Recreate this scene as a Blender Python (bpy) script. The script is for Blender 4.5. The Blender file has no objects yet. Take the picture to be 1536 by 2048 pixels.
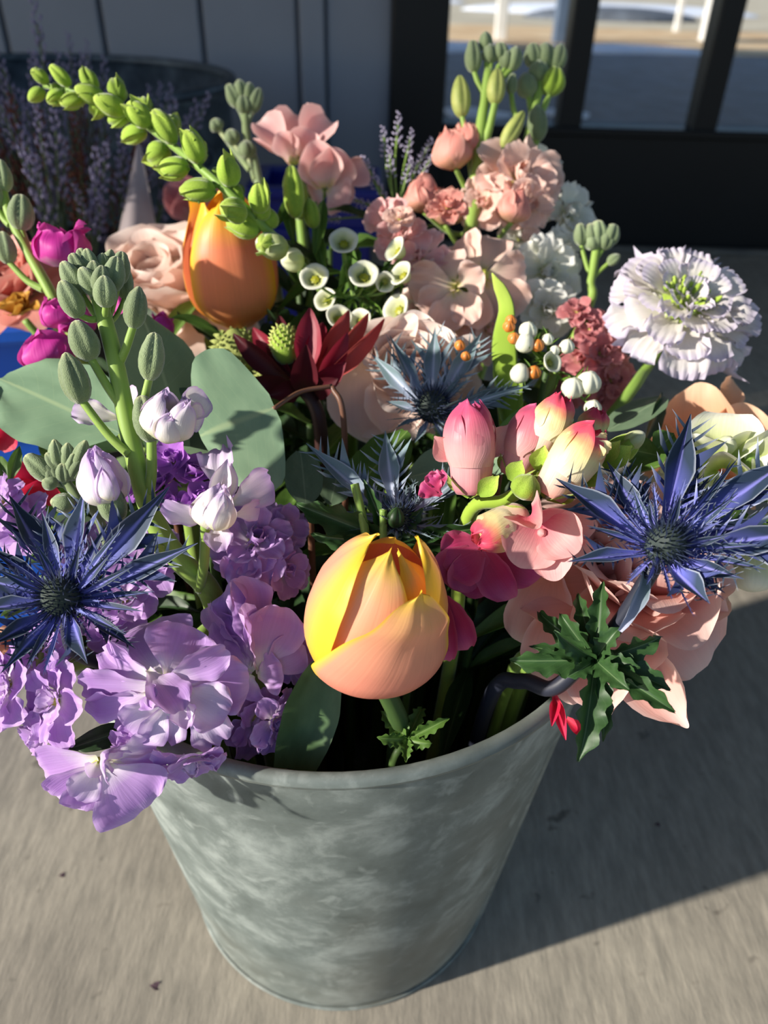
import bpy, math, random
import numpy as np
from mathutils import Matrix, Vector
sc = bpy.context.scene
COL = sc.collection
R = math.radians
# ------------------------------------------------------------------ camera
FPX = 1538.0
CAMH = 0.4666
PITCH, ROLL = R(35.094), R(1.5708)
_f = np.array([0, math.cos(PITCH), -math.sin(PITCH)])
_r0 = np.array([1.0, 0, 0]); _u0 = np.array([0, math.sin(PITCH), math.cos(PITCH)])
_r = math.cos(ROLL) * _r0 + math.sin(ROLL) * _u0
_u = -math.sin(ROLL) * _r0 + math.cos(ROLL) * _u0
CAMP = np.array([0, 0, CAMH])
cam = bpy.data.cameras.new('camera')
cam.sensor_fit = 'VERTICAL'; cam.sensor_height = 36.0; cam.lens = FPX * 36.0 / 2048.0
cam.clip_start = 0.01; cam.clip_end = 300
cam.dof.use_dof = True; cam.dof.focus_distance = 0.262; cam.dof.aperture_fstop = 10.0
camo = bpy.data.objects.new('camera', cam); COL.objects.link(camo)
camo.matrix_world = Matrix([[_r[0], _u[0], -_f[0], 0], [_r[1], _u[1], -_f[1], 0], [_r[2], _u[2], -_f[2], CAMH], [0, 0, 0, 1]])
sc.camera = camo
# ------------------------------------------------------------------ light
SUN_AZ, SUN_EL = R(21), R(22)          # the sun's rays run towards +X and a little towards +Y
world = bpy.data.worlds.new('world'); sc.world = world; world.use_nodes = True
_nt = world.node_tree; _nt.nodes.clear()
_o = _nt.nodes.new('ShaderNodeOutputWorld'); _b = _nt.nodes.new('ShaderNodeBackground'); _s = _nt.nodes.new('ShaderNodeTexSky')
_s.sky_type = 'NISHITA'; _s.sun_disc = False; _s.sun_elevation = SUN_EL; _s.sun_rotation = R(-113); _s.air_density = 1.0; _s.dust_density = 0.6; _s.ozone_density = 3.0
_b.inputs[1].default_value = 0.145
_nt.links.new(_s.outputs[0], _b.inputs[0]); _nt.links.new(_b.outputs[0], _o.inputs[0])
sun = bpy.data.lights.new('sun', 'SUN'); sun.energy = 7.0; sun.angle = R(1.4); sun.color = (1.0, 0.935, 0.84)
suno = bpy.data.objects.new('sun', sun); COL.objects.link(suno)
_sd = Vector((math.cos(SUN_AZ) * math.cos(SUN_EL), math.sin(SUN_AZ) * math.cos(SUN_EL), -math.sin(SUN_EL)))
suno.rotation_euler = _sd.to_track_quat('-Z', 'Y').to_euler(); suno.location = (-4, -2, 4)
vs = sc.view_settings
vs.view_transform = 'Standard'; vs.look = 'None'; vs.gamma = 1.0; vs.use_curve_mapping = False; vs.exposure = 0.17
# ------------------------------------------------------------------ helpers: space
def P(x, y, d): return Vector(CAMP + d * (_f + _r * (x - 768) / FPX - _u * (y - 1024) / FPX))
def S(px, d): return px * d / FPX
def VD(r, u, t): return Vector(_r * r + _u * u - _f * t).normalized()
_Y = [60, 200, 400, 600, 800, 1000, 1200, 1400, 1600]
_D = [.46, .45, .42, .375, .325, .285, .262, .262, .262]
def d0(y): return float(np.interp(y, _Y, _D))
def ray_plane_y(x, y, Y):
    d = _f + _r * (x - 768) / FPX - _u * (y - 1024) / FPX
    return Vector(CAMP + d * Y / d[1])
def ray_plane_z(x, y, Z):
    d = _f + _r * (x - 768) / FPX - _u * (y - 1024) / FPX
    return Vector(CAMP + d * (Z - CAMH) / d[2])
BX, BY, BR, BB, BH = -0.0195, 0.2803, 0.12, 0.0922, 0.2453      # bucket centre, rim radius, base radius, height
def hexc(h):
    h = h.lstrip('#'); c = [int(h[i:i + 2], 16) / 255 for i in (0, 2, 4)]
    return tuple((v / 12.92 if v <= .04045 else ((v + .055) / 1.055) ** 2.4) for v in c) + (1.0,)
# ------------------------------------------------------------------ helpers: objects
MW = {}
def tag(o, label=None, cat=None, group=None, kind=None):
    if label: o['label'] = label
    if cat: o['category'] = cat
    if group: o['group'] = group
    if kind: o['kind'] = kind
    return o
def thing(name, label, cat, loc, group=None):
    o = bpy.data.objects.new(name, None); o.empty_display_size = .01; COL.objects.link(o)
    o.location = loc; MW[o.name] = Matrix.Translation(loc)
    return tag(o, label, cat, group)
def add(me, mat, name, M=None, parent=None, label=None):
    if mat is not None and not me.materials: me.materials.append(mat)
    o = bpy.data.objects.new(name, me); COL.objects.link(o)
    if M is None: M = Matrix.Identity(4)
    if mat is not None and me.materials[0] != mat:
        o.material_slots[0].link = 'OBJECT'; o.material_slots[0].material = mat
    MW[o.name] = M
    if parent is not None:
        o.parent = parent; o.matrix_basis = MW[parent.name].inverted() @ M
    else: o.matrix_basis = M
    if label: o['label'] = label
    return o
def mesh(name, v, f, uv=None, smooth=True, mat=None):
    me = bpy.data.meshes.new(name); me.from_pydata([tuple(p) for p in v], [], f)
    if uv is not None:
        l = me.uv_layers.new(name='UVMap'); vi = np.empty(len(me.loops), dtype=np.int32); me.loops.foreach_get('vertex_index', vi)
        l.data.foreach_set('uv', np.asarray(uv, dtype=np.float32)[vi].ravel())
    if smooth: me.polygons.foreach_set('use_smooth', np.ones(len(me.polygons), dtype=bool))
    if mat: me.materials.append(mat)
    me.update(); return me
class MB:
    def __init__(s): s.v = []; s.f = []; s.uv = []
    def put(s, v, f, uv=None):
        n = len(s.v); s.v += [tuple(p) for p in v]; s.f += [tuple(i + n for i in q) for q in f]
        s.uv += [tuple(q) for q in (uv if uv is not None else [(.5, .5)] * len(v))]
    def box(s, lo, hi):
        x0, y0, z0 = lo; x1, y1, z1 = hi
        s.put([(x0, y0, z0), (x1, y0, z0), (x1, y1, z0), (x0, y1, z0), (x0, y0, z1), (x1, y0, z1), (x1, y1, z1), (x0, y1, z1)],
              [(0, 3, 2, 1), (4, 5, 6, 7), (0, 1, 5, 4), (1, 2, 6, 5), (2, 3, 7, 6), (3, 0, 4, 7)])
    def mesh(s, name, smooth=True): return mesh(name, s.v, s.f, s.uv, smooth)
def bevel_box(name, lo, hi, mat, parent=None, b=.004, M=None):
    mb = MB(); c = [(lo[i] + hi[i]) / 2 for i in range(3)]
    mb.box([lo[i] - c[i] for i in range(3)], [hi[i] - c[i] for i in range(3)])
    o = add(mb.mesh(name, False), mat, name, (M or Matrix.Identity(4)) @ Matrix.Translation(c), parent)
    if b > 0:
        m = o.modifiers.new('bevel', 'BEVEL'); m.width = b; m.segments = 2
    return o
def grid_faces(nu, nv, wrap=False):
    f = []
    for j in range(nv - 1):
        for i in range(nu if wrap else nu - 1):
            k = (i + 1) % nu
            f.append((j * nu + i, j * nu + k, (j + 1) * nu + k, (j + 1) * nu + i))
    return f
def catmull(pts, n):
    p = [Vector(q) for q in pts]; p = [2 * p[0] - p[1]] + p + [2 * p[-1] - p[-2]]; out = []
    segs = len(p) - 3
    for i in range(n):
        t = i / (n - 1) * segs; k = min(int(t), segs - 1); t -= k
        a, b, c, d = p[k:k + 4]
        out.append(.5 * ((2 * b) + (c - a) * t + (2 * a - 5 * b + 4 * c - d) * t * t + (3 * b - a - 3 * c + d) * t ** 3))
    return out
def loft(pts, radii, ns=8, n=None, flat=1.0, ridge=0, rn=0, up=None):
    """a closed tube along a curve; radii is a list of (t, radius)"""
    n = n or max(8, 5 * len(pts)); c = catmull(pts, n)
    rt = [q[0] for q in radii] if not np.isscalar(radii) else [0, 1]; rv = [q[1] for q in radii] if not np.isscalar(radii) else [radii] * 2
    v = []; uv = []
    ref = Vector(up) if up is not None else Vector((.31, .2, .93)); prev = None
    for i in range(n):
        T = (c[min(i + 1, n - 1)] - c[max(i - 1, 0)])
        if T.length < 1e-9: T = Vector((0, 0, 1))
        T.normalize()
        X = ref - T * ref.dot(T) if prev is None else prev - T * prev.dot(T)
        if X.length < 1e-6: X = T.orthogonal()
        X.normalize(); prev = X; Yv = T.cross(X)
        t = i / (n - 1); rr = float(np.interp(t, rt, rv))
        for k in range(ns):
            a = 2 * math.pi * k / ns; q = rr * (1 + ridge * math.cos(rn * a))
            v.append(c[i] + X * (q * math.cos(a)) + Yv * (q * flat * math.sin(a))); uv.append((abs(2 * k / ns - 1), t))
    f = grid_faces(ns, n, True)
    v.append(c[0]); uv.append((0, 0)); a = len(v) - 1; v.append(c[-1]); uv.append((0, 1)); b = len(v) - 1
    for k in range(ns):
        f.append((a, (k + 1) % ns, k)); f.append((b, (n - 1) * ns + k, (n - 1) * ns + (k + 1) % ns))
    return v, f, uv
def lathe(prof, ns=24, ridge=None):
    """prof: list of (r,z), closed at the ends where r==0"""
    v = []; uv = []; n = len(prof)
    for j, (r, z) in enumerate(prof):
        for k in range(ns):
            a = 2 * math.pi * k / ns; q = r * (1 + (ridge(a, j / (n - 1)) if ridge else 0))
            v.append((q * math.cos(a), q * math.sin(a), z)); uv.append((k / ns, j / (n - 1)))
    return v, grid_faces(ns, n, True), uv
def frame(o, y, z):
    """matrix with local Y along y and local Z near z"""
    y = Vector(y).normalized(); z = Vector(z); z = z - y * z.dot(y)
    if z.length < 1e-6: z = y.orthogonal()
    z.normalize(); x = y.cross(z)
    return Matrix([[x[0], y[0], z[0], o[0]], [x[1], y[1], z[1], o[1]], [x[2], y[2], z[2], o[2]], [0, 0, 0, 1]])
def frameZ(o, z, x=None):
    z = Vector(z).normalized(); x = Vector(x) if x is not None else Vector((.93, .31, .2)); x = x - z * x.dot(z)
    if x.length < 1e-6: x = z.orthogonal()
    x.normalize(); y = z.cross(x)
    return Matrix([[x[0], y[0], z[0], o[0]], [x[1], y[1], z[1], o[1]], [x[2], y[2], z[2], o[2]], [0, 0, 0, 1]])
def scl(x, y=None, z=None):
    if y is None: y = z = x
    return Matrix.Diagonal((x, y, z, 1))
# ------------------------------------------------------------------ materials
def nmat(name):
    m = bpy.data.materials.new(name); m.use_nodes = True; nt = m.node_tree
    return m, nt, nt.nodes['Principled BSDF'], nt.nodes['Material Output']
def N(nt, typ, **kw):
    n = nt.nodes.new('ShaderNode' + typ)
    for k, v in kw.items(): setattr(n, k, v)
    return n
def math_n(nt, op, a, b=None, c=None):
    n = N(nt, 'Math', operation=op)
    for i, q in enumerate((a, b, c)):
        if q is None: continue
        if isinstance(q, (int, float)): n.inputs[i].default_value = q
        else: nt.links.new(q, n.inputs[i])
    return n.outputs[0]
def mixc(nt, fac, a, b, blend='MIX'):
    n = N(nt, 'Mix', data_type='RGBA', blend_type=blend)
    for i, q in ((0, fac), (6, a), (7, b)):
        if isinstance(q, (int, float)): n.inputs[i].default_value = q
        elif isinstance(q, tuple): n.inputs[i].default_value = q
        else: nt.links.new(q, n.inputs[i])
    return n.outputs[2]
def ramp(nt, fac, stops):
    n = N(nt, 'ValToRGB'); e = n.color_ramp.elements
    while len(e) < len(stops): e.new(.5)
    for q, (p, c) in zip(e, stops):
        q.position = p; q.color = c if isinstance(c, tuple) else hexc(c)
    nt.links.new(fac, n.inputs[0]); return n.outputs[0]
def surface_out(nt, bs, out, col, trans):
    if trans > 0:
        t = N(nt, 'BsdfTranslucent'); mx = N(nt, 'MixShader'); mx.inputs[0].default_value = trans
        nt.links.new(col, t.inputs[0]); nt.links.new(bs.outputs[0], mx.inputs[1]); nt.links.new(t.outputs[0], mx.inputs[2]); nt.links.new(mx.outputs[0], out.inputs[0])
def petal_mat(name, length, edge=None, edge_w=.35, veins=.12, trans=.3, rough=.5, sheen=.0, vfreq=26, bump=.15, side=None):
    """length: ramp stops along the petal (base to tip); edge: colour of the margin; side: (colour, width) of one margin"""
    m, nt, bs, out = nmat(name)
    uvn = N(nt, 'UVMap'); sp = N(nt, 'SeparateXYZ'); nt.links.new(uvn.outputs[0], sp.inputs[0])
    u, v = sp.outputs[0], sp.outputs[1]
    ob = N(nt, 'ObjectInfo')
    no = N(nt, 'TexNoise'); no.inputs['Scale'].default_value = 3.0; no.inputs['Detail'].default_value = 3
    cx = N(nt, 'CombineXYZ'); nt.links.new(u, cx.inputs[0]); nt.links.new(v, cx.inputs[1]); nt.links.new(math_n(nt, 'MULTIPLY', ob.outputs['Random'], 50.0), cx.inputs[2]); nt.links.new(cx.outputs[0], no.inputs[0])
    vj = math_n(nt, 'ADD', v, math_n(nt, 'MULTIPLY', math_n(nt, 'SUBTRACT', no.outputs[0], .5), .25))
    col = ramp(nt, vj, length)
    au = math_n(nt, 'ABSOLUTE', math_n(nt, 'SUBTRACT', math_n(nt, 'MULTIPLY', u, 2.0), 1.0))
    if edge:
        e = math_n(nt, 'MAXIMUM', au, math_n(nt, 'SUBTRACT', math_n(nt, 'MULTIPLY', v, 1.1), .1))
        mr = N(nt, 'MapRange'); mr.inputs[1].default_value = 1 - edge_w; mr.inputs[2].default_value = 1.0; nt.links.new(e, mr.inputs[0])
        col = mixc(nt, mr.outputs[0], col, hexc(edge))
    if side:
        mr = N(nt, 'MapRange', interpolation_type='SMOOTHSTEP'); mr.inputs[1].default_value = side[1]; mr.inputs[2].default_value = side[2]; nt.links.new(u, mr.inputs[0])
        col = mixc(nt, mr.outputs[0], col, hexc(side[0]))
    cv = N(nt, 'CombineXYZ'); nt.links.new(math_n(nt, 'MULTIPLY', u, float(vfreq)), cv.inputs[0]); nt.links.new(math_n(nt, 'MULTIPLY', v, 1.6), cv.inputs[1])
    vn = N(nt, 'TexNoise'); vn.inputs['Scale'].default_value = 1.0; vn.inputs['Detail'].default_value = 2; nt.links.new(cv.outputs[0], vn.inputs[0])
    g = math_n(nt, 'ADD', math_n(nt, 'MULTIPLY', math_n(nt, 'SUBTRACT', vn.outputs[0], .5), veins * 2), 1.0)
    g = math_n(nt, 'MULTIPLY', g, math_n(nt, 'ADD', math_n(nt, 'MULTIPLY', ob.outputs['Random'], .14), .93))
    hs = N(nt, 'HueSaturation'); nt.links.new(g, hs.inputs['Value']); nt.links.new(col, hs.inputs['Color']); col = hs.outputs[0]
    nt.links.new(col, bs.inputs['Base Color']); bs.inputs['Roughness'].default_value = rough
    bs.inputs['Specular IOR Level'].default_value = .25; bs.inputs['Sheen Weight'].default_value = sheen; bs.inputs['Sheen Roughness'].default_value = .4
    if bump:
        bp = N(nt, 'Bump'); bp.inputs['Strength'].default_value = bump; bp.inputs['Distance'].default_value = .001; nt.links.new(vn.outputs[0], bp.inputs['Height']); nt.links.new(bp.outputs[0], bs.inputs['Normal'])
    surface_out(nt, bs, out, col, trans)
    return m
def leaf_mat(name, a, b, vein=None, trans=.2, rough=.45, sheen=0., scale=60, spec=.35):
    m, nt, bs, out = nmat(name)
    uvn = N(nt, 'UVMap'); sp = N(nt, 'SeparateXYZ'); nt.links.new(uvn.outputs[0], sp.inputs[0])
    tc = N(nt, 'TexCoord'); no = N(nt, 'TexNoise'); no.inputs['Scale'].default_value = 4; no.inputs['Detail'].default_value = 5; nt.links.new(uvn.outputs[0], no.inputs[0])
    col = ramp(nt, no.outputs[0], [(.3, a), (.7, b)])
    if vein:
        au = math_n(nt, 'ABSOLUTE', math_n(nt, 'SUBTRACT', math_n(nt, 'MULTIPLY', sp.outputs[0], 2.0), 1.0))
        mr = N(nt, 'MapRange'); mr.inputs[1].default_value = .06; mr.inputs[2].default_value = .015; nt.links.new(au, mr.inputs[0])
        # side veins slanting off the midrib
        w = math_n(nt, 'SINE', math_n(nt, 'MULTIPLY', math_n(nt, 'SUBTRACT', math_n(nt, 'MULTIPLY', sp.outputs[1], 8.0), math_n(nt, 'MULTIPLY', au, 2.6)), 6.283))
        m2 = N(nt, 'MapRange'); m2.inputs[1].default_value = .985; m2.inputs[2].default_value = 1.0; m2.inputs[4].default_value = .22; nt.links.new(w, m2.inputs[0])
        col = mixc(nt, math_n(nt, 'MAXIMUM', math_n(nt, 'MULTIPLY', mr.outputs[0], .75), m2.outputs[0]), col, hexc(vein))
    nt.links.new(col, bs.inputs['Base Color']); bs.inputs['Roughness'].default_value = rough; bs.inputs['Specular IOR Level'].default_value = spec
    bs.inputs['Sheen Weight'].default_value = sheen; bs.inputs['Sheen Roughness'].default_value = .35
    surface_out(nt, bs, out, col, trans)
    return m
def plain_mat(name, a, b=None, rough=.5, metal=0., scale=8., bump=0., spec=.5, sheen=0., trans=0.):
    m, nt, bs, out = nmat(name)
    tc = N(nt, 'TexCoord'); no = N(nt, 'TexNoise'); no.inputs['Scale'].default_value = scale; no.inputs['Detail'].default_value = 6; nt.links.new(tc.outputs['Object'], no.inputs[0])
    col = ramp(nt, no.outputs[0], [(.32, a), (.68, b or a)])
    nt.links.new(col, bs.inputs['Base Color']); bs.inputs['Roughness'].default_value = rough; bs.inputs['Metallic'].default_value = metal
    bs.inputs['Specular IOR Level'].default_value = spec; bs.inputs['Sheen Weight'].default_value = sheen
    if bump:
        bp = N(nt, 'Bump'); bp.inputs['Strength'].default_value = bump; bp.inputs['Distance'].default_value = .002; nt.links.new(no.outputs[0], bp.inputs['Height']); nt.links.new(bp.outputs[0], bs.inputs['Normal'])
    surface_out(nt, bs, out, col, trans)
    return m
# ------------------------------------------------------------------ the setting
WY = 1.67                                   # the plane of the house wall
def concrete():
    m, nt, bs, out = nmat('brushed_concrete')
    tc = N(nt, 'TexCoord'); mp = N(nt, 'Mapping'); mp.inputs['Scale'].default_value = (1.0, .22, 1.0); nt.links.new(tc.outputs['Object'], mp.inputs[0])
    a = N(nt, 'TexNoise'); a.inputs['Scale'].default_value = 170; a.inputs['Detail'].default_value = 6; a.inputs['Roughness'].default_value = .65; nt.links.new(mp.outputs[0], a.inputs[0])
    b = N(nt, 'TexNoise'); b.inputs['Scale'].default_value = 4; b.inputs['Detail'].default_value = 5; nt.links.new(tc.outputs['Object'], b.inputs[0])
    c = N(nt, 'TexNoise'); c.inputs['Scale'].default_value = 70; c.inputs['Detail'].default_value = 2; nt.links.new(tc.outputs['Object'], c.inputs[0])
    col = ramp(nt, b.outputs[0], [(.25, '#999083'), (.55, '#aea595'), (.8, '#bdb4a2')])
    col = mixc(nt, ramp(nt, a.outputs[0], [(.35, (.0, .0, .0, 1)), (.7, (.85, .85, .85, 1))]), mixc(nt, 1.0, col, (.60, .61, .62, 1), 'MULTIPLY'), col)
    col = mixc(nt, ramp(nt, c.outputs[0], [(.70, (0, 0, 0, 1)), (.78, (.75, .75, .75, 1))]), col, hexc('#5a544c'))
    nt.links.new(col, bs.inputs['Base Color']); bs.inputs['Roughness'].default_value = .85; bs.inputs['Specular IOR Level'].default_value = .25
    bp = N(nt, 'Bump'); bp.inputs['Strength'].default_value = .55; bp.inputs['Distance'].default_value = .0012; nt.links.new(a.outputs[0], bp.inputs['Height']); nt.links.new(bp.outputs[0], bs.inputs['Normal'])
    return m
def galvanized(name, a='#707975', b='#a2aaa5', c='#57605c', metal=.15, rough=.62, rust=True):
    m, nt, bs, out = nmat(name)
    tc = N(nt, 'TexCoord')
    n1 = N(nt, 'TexNoise'); n1.inputs['Scale'].default_value = 34; n1.inputs['Detail'].default_value = 8; n1.inputs['Roughness'].default_value = .62; n1.inputs['Distortion'].default_value = .25; nt.links.new(tc.outputs['Object'], n1.inputs[0])
    n2 = N(nt, 'TexNoise'); n2.inputs['Scale'].default_value = 80; n2.inputs['Detail'].default_value = 6; n2.inputs['Distortion'].default_value = .5; nt.links.new(tc.outputs['Object'], n2.inputs[0])
    n3 = N(nt, 'TexNoise'); n3.inputs['Scale'].default_value = 7; n3.inputs['Detail'].default_value = 4; nt.links.new(tc.outputs['Object'], n3.inputs[0])
    col = ramp(nt, n1.outputs[0], [(.3, c), (.5, a), (.72, b)])
    col = mixc(nt, ramp(nt, n2.outputs[0], [(.58, (0, 0, 0, 1)), (.72, (.55, .55, .55, 1))]), col, hexc(b))
    col = mixc(nt, ramp(nt, n3.outputs[0], [(.45, (0, 0, 0, 1)), (.7, (.5, .5, .5, 1))]), col, hexc('#7c7668') if rust else hexc(c))
    nt.links.new(col, bs.inputs['Base Color']); bs.inputs['Metallic'].default_value = metal
    rr = N(nt, 'MapRange'); rr.inputs[3].default_value = rough - .1; rr.inputs[4].default_value = rough + .15; nt.links.new(n1.outputs[0], rr.inputs[0]); nt.links.new(rr.outputs[0], bs.inputs['Roughness'])
    bp = N(nt, 'Bump'); bp.inputs['Strength'].default_value = .18; bp.inputs['Distance'].default_value = .001; nt.links.new(n1.outputs[0], bp.inputs['Height']); nt.links.new(bp.outputs[0], bs.inputs['Normal'])
    return m
M_CONC = concrete()
M_WALL = plain_mat('grey_painted_boards', '#7b808b', '#858b97', rough=.6, scale=3, spec=.3)
M_BLACK = plain_mat('black_painted_wood', '#08090c', '#0d0e12', rough=.45, scale=4, spec=.3)
M_GALV = galvanized('galvanized_zinc')
M_GALVD = galvanized('galvanized_zinc_dull', '#4a5560', '#66727c', '#323b44', metal=.5, rough=.45, rust=False)
def glass():
    m, nt, bs, out = nmat('window_glass')
    t = N(nt, 'BsdfTransparent'); g = N(nt, 'BsdfGlossy'); g.inputs['Roughness'].default_value = .02; mx = N(nt, 'MixShader')
    fr = N(nt, 'Fresnel'); fr.inputs[0].default_value = 1.5; nt.links.new(math_n(nt, 'MULTIPLY', fr.outputs[0], .6), mx.inputs[0])
    t.inputs[0].default_value = (.93, .95, .97, 1)
    nt.links.new(t.outputs[0], mx.inputs[1]); nt.links.new(g.outputs[0], mx.inputs[2]); nt.links.new(mx.outputs[0], out.inputs[0]); return m
M_GLASS = glass()
def slab(name, lo, hi, mat, parent=None, b=0): 
    o = bevel_box(name, lo, hi, mat, parent, b)
    if parent is None: o['kind'] = 'structure'
    return o
slab('floor', (-9, -6, -.1), (6, WY + .05, 0), M_CONC)
M_GRAVEL = plain_mat('dark_gravel', '#4a4e55', '#666c74', rough=.7, scale=9, bump=.3)  # mottled between two dark greys
M_GRASS = plain_mat('dry_winter_grass', '#c79c6a', '#e3c79b', rough=.9, scale=2.2, bump=.3)
M_SNOW = plain_mat('snow', '#dfe4ee', '#f4f4f6', rough=.7, scale=5)
M_FAR = plain_mat('pale_sandy_field', '#b3a489', '#cfc2a6', rough=.9, scale=1.2)
slab('ground_gravel', (-9, WY + .05, -.1), (14, 7.0, -.01), M_GRAVEL)
slab('ground_grass', (-9, 7.0, -.1), (14, 10.4, -.005), M_GRASS)
slab('ground_field', (-30, 10.4, -.1), (40, 60, -.004), M_FAR)
# wall of vertical boards: one board per object
wall = slab('wall_back', (-3.4, WY + .02, 0), (ray_plane_y(785, 120, WY).x, WY + .12, 2.9), M_WALL)
edges = [ray_plane_y(x, 60, WY).x for x in (-380, -190, 8, 205, 404, 597)]
for a, b in zip(edges[:-1], edges[1:]):
    bevel_box('board', (a + .004, WY, 0), (b - .004, WY + .022, 2.9), M_WALL, wall, .004)
a, b, c = [ray_plane_y(x, 60, WY).x for x in (600, 650, 783)]
bevel_box('batten', (a, WY - .012, 0), (b, WY + .022, 2.9), M_WALL, wall, .004)
bevel_box('board', (b + .004, WY - .004, 0), (c, WY + .022, 2.9), M_WALL, wall, .004)
# black glazed door unit
def wx(x, y): return ray_plane_y(x, y, WY).x
zr = ray_plane_y(1250, 258, WY).z
door = slab('door_1', (c, WY - .03, 0), (wx(893, 120), WY + .09, 2.9), M_BLACK, b=.004)       # jamb
door['label'] = 'black painted door jamb and glazed door beside the grey board wall'
bevel_box('bottom_rail', (wx(893, 120) - .002, WY - .01, 0), (3.2, WY + .06, zr), M_BLACK, door, .004)
bevel_box('sill_bead', (wx(893, 120), WY - .022, zr - .012), (3.2, WY - .008, zr + .004), M_BLACK, door, .003)
m1, m2 = wx(1155, 130), wx(1437, 130)
bars = [(m1, .0225), (m2, .0225), (m2 + (m2 - m1), .0225), (m2 + 2 * (m2 - m1), .0225)]
for x, h in bars: bevel_box('glazing_bar', (x - h, WY - .012, zr), (x + h, WY + .05, 2.9), M_BLACK, door, .004)
xs = [wx(893, 120)] + [q[0] for q in bars] + [3.2]
for q, w in zip(xs[:-1], xs[1:]): bevel_box('pane', (q, WY + .018, zr - .005), (w, WY + .022, 2.9), M_GLASS, door, 0)
slab('trim_1', (c, WY - .05, 0), (3.2, WY - .03, .012), plain_mat('worn_threshold', '#4c4a47', '#6b675f', rough=.5, scale=12), b=.003)
# unseen roof, added and sized to shade the wall and the rear slab
ROOF_Y0, ROOF_Y1 = .90 - 2.62 / math.tan(SUN_EL) * math.sin(SUN_AZ), 5.2
slab('shade_roof', (-9, ROOF_Y0, 2.62), (6, ROOF_Y1, 2.8), plain_mat('shade_roof_paint', '#6f7a88', '#7b8694', rough=.8, scale=2))
# beyond the glass: posts, snow and a verge
M_POST = plain_mat('white_painted_post', '#d8d4cb', '#ece9e2', rough=.6, scale=6)
M_POSTB = plain_mat('slate_blue_post', '#4d5d73', '#5c6c82', rough=.5, scale=6)
def ground_pt(x, y): return ray_plane_z(x, y, 0)
for x, y, w, mt, lab in ((1000, 78, .1, M_POST, 'white painted fence post seen through the glass beside the black jamb'),
                         (1122, 84, .15, M_POSTB, 'slate blue metal post standing in the dry grass outside'),
                         (1352, 62, .06, M_POST, 'thin white post in the field seen through the middle pane'),
                         (1412, 80, .12, M_POST, 'white fence post seen right next to the second glazing bar')):
    g = ground_pt(x, y); t = thing('fence_post', lab, 'post', g, 'posts beyond the glazed door')
    bevel_box('post', (g.x - w / 2, g.y - w / 2, -.02), (g.x + w / 2, g.y + w / 2, 1.5), mt, t, .01)
    bevel_box('post_cap', (g.x - w / 2 - .015, g.y - w / 2 - .015, 1.5), (g.x + w / 2 + .015, g.y + w / 2 + .015, 1.54), mt, t, .01)
def blob(name, c, rx, ry, rz, mat, label, cat, seed, group=None):
    rn = np.random.default_rng(seed); nu, nv = 26, 8; v = []; ph = rn.uniform(0, 6.28, 4)
    for j in range(nv):
        e = j / (nv - 1) * math.pi / 2
        for i in range(nu):
            a = 2 * math.pi * i / nu; k = 1 + .16 * math.sin(2 * a + ph[0]) + .1 * math.sin(3 * a + ph[1]) + .06 * math.sin(5 * a + ph[2])
            v.append((rx * k * math.cos(e) * math.cos(a), ry * k * math.cos(e) * math.sin(a), rz * math.sin(e) - .008))
    return tag(add(mesh(name, v, grid_faces(nu, nv, True)), mat, name, Matrix.Translation(c)), label, cat, group)
for i, (x, y, rx, ry, rz, lab) in enumerate(((950, 222, .16, .14, .015, 'small bluish snow patch on the dark gravel just past the jamb'),
        (1125, 222, .12, .12, .015, 'small bluish snow patch on the dark gravel near the first glazing bar'),
        (1250, 100, .55, .30, .05, 'sunlit snow patch on the dry grass in the middle pane'),
        (905, 95, .45, .35, .05, 'sunlit snow patch on the dry grass next to the jamb'))):
    blob('snow_patch', ground_pt(x, y) + Vector((0, 0, -.004)), rx, ry, rz, M_SNOW, lab, 'snow', i, 'snow patches beyond the door')
blob('snow_bank', Vector((3.4, 15.0, 0)), 2.6, .9, .14, M_SNOW, 'long low snow bank across the field behind the posts', 'snow', 9)
blob('snow_bank', Vector((.2, 18.0, 0)), 1.0, .7, .10, M_SNOW, 'short low snow bank behind the slate blue post', 'snow', 11)
blob('shadow_mound', Vector((2.9, 12.4, 0)), 1.0, .5, .16, M_GRAVEL, 'dark mound laid as a shadow band in the field outside', 'mound', 12)  # dark mound put in place of a shadow band across the field
# ------------------------------------------------------------------ the bucket
bk = thing('galvanized_bucket', 'weathered grey galvanized metal bucket holding the flowers', 'bucket', (BX, BY, 0))
Mb = Matrix.Translation((BX, BY, 0))
def brad(z): return BB + (BR - BB) * z / BH
prof = [(0.0001, .004), (BB - .006, .004), (BB - .001, .0), (BB, .004)]
for i in range(1, 26):
    z = BH * i / 26
    prof.append((brad(z) + .0012 * math.exp(-((z - BH * .885) / .005) ** 2), z))
prof += [(BR - .001, BH - .006), (BR - .0025, BH - .006)] + [(brad(z) - .002, z) for z in (BH * .8, BH * .5, BH * .2, .012)] + [(0.0001, .010)]
v, f, uv = lathe(prof, 96); add(mesh('body', v, f, uv), M_GALV, 'body', Mb, bk)
rp = [(BR + .0002 + .0030 * math.cos(a), BH - .003 + .0032 * math.sin(a)) for a in np.linspace(0, 2 * math.pi, 13)]
v, f, uv = lathe(rp, 96); add(mesh('rolled_rim', v, f, uv), M_GALV, 'rolled_rim', Mb, bk)
sa = R(-24)
sv, sf, suv = [], [], []
n = 24
for j in range(n):
    z = .004 + (BH - .012) * j / (n - 1); r = brad(z)
    for k in range(7):
        t = k / 6 * 2 - 1; a = sa + t * .0075 / r
        sv.append(((r + .0016 * (1 - t ** 4)) * math.cos(a), (r + .0016 * (1 - t ** 4)) * math.sin(a), z)); suv.append((k / 6, j / n))
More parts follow.
